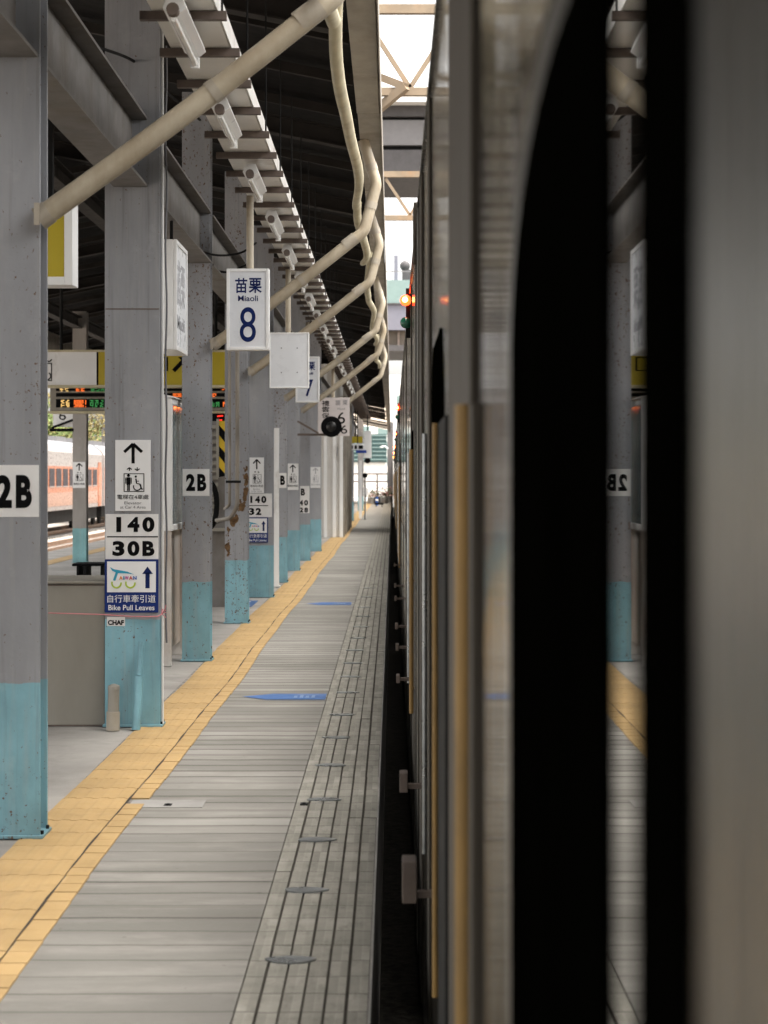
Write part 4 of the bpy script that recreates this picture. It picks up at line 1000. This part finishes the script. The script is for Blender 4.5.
obj('roof_railing', b, 'bridge', t)
for xx in (-25, 24): obj('pier', MB().box(xx, xx + 1, z + 1, z + 7, -1.1, PZ(351, z)), 'tan', t)
t = thing('chimney', 'blue grey chimney on the roof of the pale teal building', 'chimney', (PX(396, 112), 112, PZ(280, 110)))
obj('stack', MB().box(PX(394, 112), PX(398, 112), 112, 112.4, PZ(280, 110), PZ(255, 112)), 'lavender', t, bevel=.02)
t = thing('roof_tank', 'dark rounded water tank on the roof of the pale teal building', 'tank', (PX(407, 113), 113, PZ(280, 110)))
obj('tank', MB().ball((PX(405, 113), 113, PZ(266, 113)), .30).box(PX(402, 113), PX(412, 113), 112.8, 113.4, PZ(280, 110), PZ(270, 113)), 'bridge_dark', t)
z = 170
t = thing('apartment_block', 'pale hazy apartment block with rows of windows far behind the tracks', 'building', (0, z, -1.1))
obj('wall', MB().box(-9, 12, z, z + 12, -1.1, PZ(375, z)), 'whitewall', t)
for i in range(7):
    for j in range(12):
        if i < 6: obj('window', MB().box(-7.6 + j * 1.6, -6.7 + j * 1.6, z - .05, z - .01, 1.2 + i * 1.3, 1.9 + i * 1.3), 'paleteal', t)
z = 150
t = thing('low_building', 'blue green low building with ribbed wall behind the far platform end', 'building', (-4, z, -1.1))
obj('wall', MB().box(-9, PX(386.5, z), z, z + 8, PZ(462, z), PZ(434, z)), 'greenblue', t)
b = MB()
for i in range(7): b.box(-9, PX(386.5, z), z - .06, z - .01, PZ(460 - i * 4, z), PZ(459 - i * 4, z))
obj('ribs', b, 'paleteal', t)
obj('base_wall', MB().box(-9, PX(386.5, z), z + .2, z + 8, -1.1, PZ(462.2, z)), 'whitewall', t)

# ------------------------------------------------------------------ orange train on the far track
def orange_car(y0, y1, label):
    t = thing('railcar', label, 'railcar', (-15.4, (y0 + y1) / 2, -.86), 'orange railcars on the far track')
    x = -14.0
    obj('body', MB().prism([(x, .1), (x, 2.55), (x - .15, 2.8), (x - 2.65, 2.8), (x - 2.8, 2.55), (x - 2.8, .1)], y0, y1), 'trainwhite', t)
    obj('roof', MB().prism([(x - .15, 2.802), (x - .5, 3.05), (x - 2.3, 3.05), (x - 2.65, 2.802)], y0, y1), 'trainroof', t)
    obj('orange_band', MB().box(x + .002, x + .012, y0 + .2, y1 - .2, .85, 1.95), 'orange', t)
    obj('peach_band', MB().box(x + .002, x + .010, y0 + .2, y1 - .2, .28, .849), 'peach', t)
    n = int((y1 - y0 - 3) / 1.7)
    for i in range(n):
        ya = y0 + 1.6 + i * 1.7
        f = obj('window', MB().box(x + .013, x + .03, ya, ya + 1.25, 1.12, 1.85), 'railcar_glass', t)
        obj('sill', MB().box(x + .013, x + .035, ya, ya + 1.25, 1.08, 1.118), 'trainwhite', f)
    for ya in (y0 + .5, y1 - 1.4):
        obj('door', MB().box(x + .0135, x + .03, ya, ya + .9, .12, 2.2), 'orange', t)
    obj('underframe', MB().box(x - 2.6, x - .2, y0 + .5, y1 - .5, -.45, .098), 'dark', t)
    for yb in (y0 + 3, y1 - 3):
        for d in (-1, 1):
            obj('wheel', MB().tube([(x - .78, yb + d, -.43), (x - .9, yb + d, -.43)], .43, 20), 'dark', t)
    for i in range(4): obj('roof_unit', MB().box(x - 1.9, x - .75, y0 + 2 + i * 4.6, y0 + 4.6 + i * 4.6, 3.052, 3.3), 'bridge', t)
orange_car(56, 76, 'orange and pale railcar on the far track, the near one of two')
orange_car(76.6, 96.6, 'orange and pale railcar with grey roof seen left of the wide column')
orange_car(97.2, 117, 'third orange railcar, farthest along the track')
t = thing('catenary_mast', 'pale mast beside the far track behind the orange railcars', 'mast', (PX(103.5, 125), 125, -1.1))
obj('mast', MB().box(PX(101.5, 125), PX(105.5, 125), 125, 125.3, -1.1, 6), 'bridge', t)
obj('cross_arm', MB().box(PX(88, 125), PX(106, 125), 125.05, 125.15, 5.1, 5.2), 'bridge', t)

# trees behind it
def tree(x, y, h, w, label, lm):
    t = thing('tree', label, 'tree', (x, y, -1.1), 'trees behind the far track')
    b = MB(); b.tube([(x, y, -1.1), (x + .1, y, h * .3), (x, y, h * .6)], [.25, .18, .08], 8)
    for k in range(4):
        a = k * 1.6; b.tube([(x, y, h * .25), (x + w * .3 * math.cos(a), y + w * .3 * math.sin(a), h * .55)], [.1, .03], 6)
    obj('trunk', b, 'bark', t)
    b = MB(); cl = [(Vector((x + random.uniform(-w, w) * .5, y + random.uniform(-w, w) * .5, h * random.uniform(.12, .92))), random.uniform(.5, 1.0)) for _ in range(26)]
    for c, r_ in cl:
        for k in range(95):
            d = Vector((random.gauss(0, 1), random.gauss(0, 1), random.gauss(0, 1))).normalized() * r_ * random.uniform(.6, 1.05) * 1.1
            p = c + d; s_ = random.uniform(.07, .15)
            u = Vector((random.gauss(0, 1), random.gauss(0, 1), random.gauss(0, 1))).normalized(); v = u.orthogonal().normalized()
            b.add([p - u * s_, p + v * s_ * .6, p + u * s_, p - v * s_ * .6], [(0, 1, 2, 3)])
    obj('crown', b, lm, t)
tn = ['olive tree', 'green leafy tree', 'tall yellowish tree', 'round green tree', 'thin olive tree', 'dense green tree', 'low green tree']
for i in range(7):
    tree(-17.6 - i * 1.15 - .4 * (i % 2), 122 + (i % 3) * 7, 6.2 + random.uniform(-1, 1.4), 4.2, '%s behind the orange railcars, %s from the right' % (tn[i], pls[i].replace('nearest', 'first')), 'leaf' if i % 2 else 'leaf2')
hb = MB(); n = 20
for i in range(n):
    xa = -60 + i * 2.2; hb.add([(xa, 150, -1.1), (xa + 2.2, 150, -1.1), (xa + 2.2, 190, 6 + 2 * math.sin((i + 1) * .7)), (xa, 190, 6 + 2 * math.sin(i * .7))], [(0, 1, 2, 3)])
struct('hill', hb, 'leaf')

# ------------------------------------------------------------------ the train alongside
SX = .12
prof = [(SX, -.55), (SX, 2.72), (SX + .012, 2.82), (SX + .06, 2.95), (SX + .22, 3.12), (SX + .7, 3.25), (SX + 1.43, 3.30),
        (SX + 2.16, 3.25), (SX + 2.64, 3.12), (SX + 2.8, 2.95), (SX + 2.86, 2.72), (SX + 2.86, -.55)]
def rrect(y0, y1, z0, z1, r, n=8):
    out = []
    for cy, cz_, a0 in ((y1 - r, z1 - r, 0), (y0 + r, z1 - r, 90), (y0 + r, z0 + r, 180), (y1 - r, z0 + r, 270)):
        for k in range(n + 1):
            a = R(a0 + 90 * k / n); out.append((cy + r * math.cos(a), cz_ + r * math.sin(a)))
    return out
def pane(t, nm, y0, y1, z0, z1, m, th=.004, r=.07, off=0., bevel=0):
    return obj(nm, MB().prism(rrect(y0, y1, z0, z1, r), SX - off - th, SX - off - .0003, axis='x'), m, t, bevel=bevel)
def door_lamp(t, y, x=None):
    x = SX if x is None else x
    h = 1.14 + EYE
    obj('lamp_bracket', MB().box(SX - .03, SX - .001, y + .03, y + .07, h - .24, h + .08), 'dark', t)
    l = obj('red_lamp', MB().ball((SX - .032, y, h), .036, sc=(1, .7, 1)), 'lampred', t, smooth=True)
    obj('lamp_core', MB().ball((SX - .036, y - .02, h + .002), .018), 'lampcore', l, smooth=True)
    obj('green_lamp', MB().ball((SX - .030, y, h - .145), .038, sc=(1, .7, 1)), 'green_lens', t, smooth=True)
def car(y0, y1, label, near=False, lampy=None):
    t = thing('passenger_coach', label, 'railway carriage', (SX + 1.43, (y0 + y1) / 2, -.86), 'coaches of the train beside the platform')
    obj('body', MB().prism(prof, y0, y1), 'train', t, bevel=.0)
    obj('roof_gutter', MB().box(SX - .010, SX + .004, y0 + .05, y1 - .05, 2.68, 2.71), 'train_satin', t)
    obj('skirt', MB().box(SX + .02, SX + 2.84, y0 + .3, y1 - .3, -.80, -.552), 'dark', t)
    for yb in (y0 + 3, y1 - 3):
        for d in (-1, 1): obj('wheel', MB().tube([(SX + .85, yb + d, -.44), (SX + .97, yb + d, -.44)], .42, 20), 'dark', t)
    if lampy: door_lamp(t, lampy)
    obj('gap_light_block', MB().box(SX + .35, SX + 2.5, y1 + .002, y1 + .548, -.4, 2.95), 'black', t)  # added filler, stops light leaking through between the coaches
    obj('gap_light_plate', MB().box(SX + .03, SX + .06, y1 + .002, y1 + .20, -.4, 2.7), 'black', t)  # thin black plate, added to close the same gap against light
    return t
cA = car(-11, 8.9, 'nearest coach, its blurred side filling the right of the photo', True)
# near coach side, from the camera outward
obj('body_panel', MB().box(SX - .004, SX - .0003, -1.2, .79, -.5, 2.6), 'train_satin', cA)
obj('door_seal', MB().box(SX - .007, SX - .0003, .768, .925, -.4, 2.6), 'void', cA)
obj('door_glass', MB().box(SX - .0015, SX - .0003, .927, 1.088, -.4, 2.6), 'mirror', cA)
rq = [(1.095, .30), (2.03, .30)] + [(1.37 + .66 * math.cos(R(a_)), EYE + .112 + .24 * math.sin(R(a_))) for a_ in range(0, 91, 5)] + [(1.095, EYE + .352)]
obj('doorway_rim', MB().prism(rq, SX - .0025, SX - .0003, axis='x'), 'train_satin', cA)
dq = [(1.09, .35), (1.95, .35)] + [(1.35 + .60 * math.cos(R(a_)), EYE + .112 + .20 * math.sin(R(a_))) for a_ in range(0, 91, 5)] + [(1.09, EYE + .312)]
obj('dark_doorway', MB().prism(dq, SX - .0045, SX - .0003, axis='x'), 'void', cA)  # flat black sheet, its colour stands in for the unlit opening
obj('doorway_header', MB().box(SX - .0020, SX - .0003, 1.10, 1.95, EYE + .358, 2.5), 'train_near', cA)
obj('polished_panel', MB().box(SX - .0015, SX - .0003, 1.965, 2.80, -.5, 2.6), 'train_near', cA)
obj('door_post', MB().box(SX - .010, SX - .0003, 2.82, 3.9, -.5, 2.66), 'train_matte', cA, bevel=.003)
obj('post_seal', MB().box(SX - .012, SX - .0003, 2.70, 2.815, -.4, EYE + .10), 'train_matte', cA, bevel=.002)
def hand_rail(t, y, xo=.088, r=.013, top=EYE + .115, bot=.2, m='gold'):
    h = obj('handrail', MB().tube([(xo, y, top), (xo, y, bot)], r, 16), m, t, smooth=True)
    yb = y * (SX / xo) + .02 if y < 9 else y + .15
    for zz in (top - .12, (top + bot) / 2, bot + .12):
        obj('bracket', MB().tube([(xo + r * .3, y + .01, zz), (SX, yb, zz)], r * .5, 8), m, h)
    return h
hand_rail(cA, 2.9, .1045, .0138, EYE + .105)
obj('door_edge', MB().box(SX - .014, SX - .0003, 4.0, 4.6, -.5, EYE + .125), 'train_grey', cA, bevel=.003)
hand_rail(cA, 5.0, .108, .0075, EYE + .135)
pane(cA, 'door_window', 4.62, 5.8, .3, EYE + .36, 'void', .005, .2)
obj('door_post', MB().box(SX - .008, SX - .0003, 6.1, 6.35, -.5, 2.66), 'train_matte', cA, bevel=.003)
hand_rail(cA, 6.9, .112, .008, EYE + .15, m='silver')
obj('body_rib', MB().box(SX - .009, SX - .0003, 7.6, 8.1, -.5, 2.66), 'train_matte', cA, bevel=.003)
obj('end_trim', MB().box(SX - .010, SX - .0003, 8.6, 8.89, -.55, 2.66), 'train_satin', cA, bevel=.003)
t_ = obj('route_box', MB().box(SX - .024, SX - .001, 8.9, 9.25, PZ(259, 9), PZ(205, 9)), 'train_matte', cA, bevel=.004)
starts = [9.45, 29.5, 49.6, 69.7, 89.8, 109.9]
lbs = ['second coach of the train, beginning just past the near handrails', 'third coach of the train along the platform edge', 'fourth coach, seen as a dark sliver', 'fifth coach, seen as a dark sliver near the vanishing point', 'sixth coach near the vanishing point', 'last coach at the far end of the train']
lamps = [12.9, 33, 53, 76, 95, 115]
for y0, lb, ly in zip(starts, lbs, lamps):
    c = car(y0, y0 + 19.55, lb, lampy=ly)
    if y0 < 10: cB = c
    obj('end_trim', MB().box(SX - .010, SX - .0003, y0 + .01, y0 + .25, -.55, 2.66), 'train_satin', c)
    wy = y0 + 3.0
    while wy < y0 + 16.2:
        pane(c, 'window', wy, wy + 1.35, .95, 1.95, 'glass', .003, .09)
        wy += 1.85
    for dy in (y0 + .9, y0 + 17.2):
        d = obj('door', MB().box(SX - .006, SX - .0003, dy, dy + 1.1, -.1, 1.95), 'train_matte', c)
        obj('door_window', MB().prism(rrect(dy + .25, dy + .85, .9, 1.75, .08), SX - .010, SX - .0063, axis='x'), 'void', d)
        for q in (dy - .2, dy + 1.3): hand_rail(c, q, .098, .011, 1.64, .3, 'gold' if q < dy else 'silver')
    for q in (2.6, 7.0, 11.4, 15.8):
        obj('body_rib', MB().box(SX - .007, SX - .0003, y0 + q, y0 + q + .12, -.5, 2.66), 'train_matte', c)
# footsteps under the doors
fp = [(5.46, cA), (7.38, cA), (11.3, cB), (13.4, cB), (15.3, cB), (18.8, cB), (21, cB), (26, cB)]
for zz, par in fp:
    hh = .115 if zz < 6 else (.07 if zz < 8 else .045); xa, xb = (.028, .068) if zz < 6 else ((.028, .058) if zz < 8 else (.024, .045))
    obj('footstep', MB().box(xa, xb, zz, zz + .10, EYE - 1.165, EYE - 1.165 + hh).box(xb + .0002, .118, zz + .02, zz + .05, EYE - 1.155, EYE - 1.135), 'brown', par, bevel=.003)
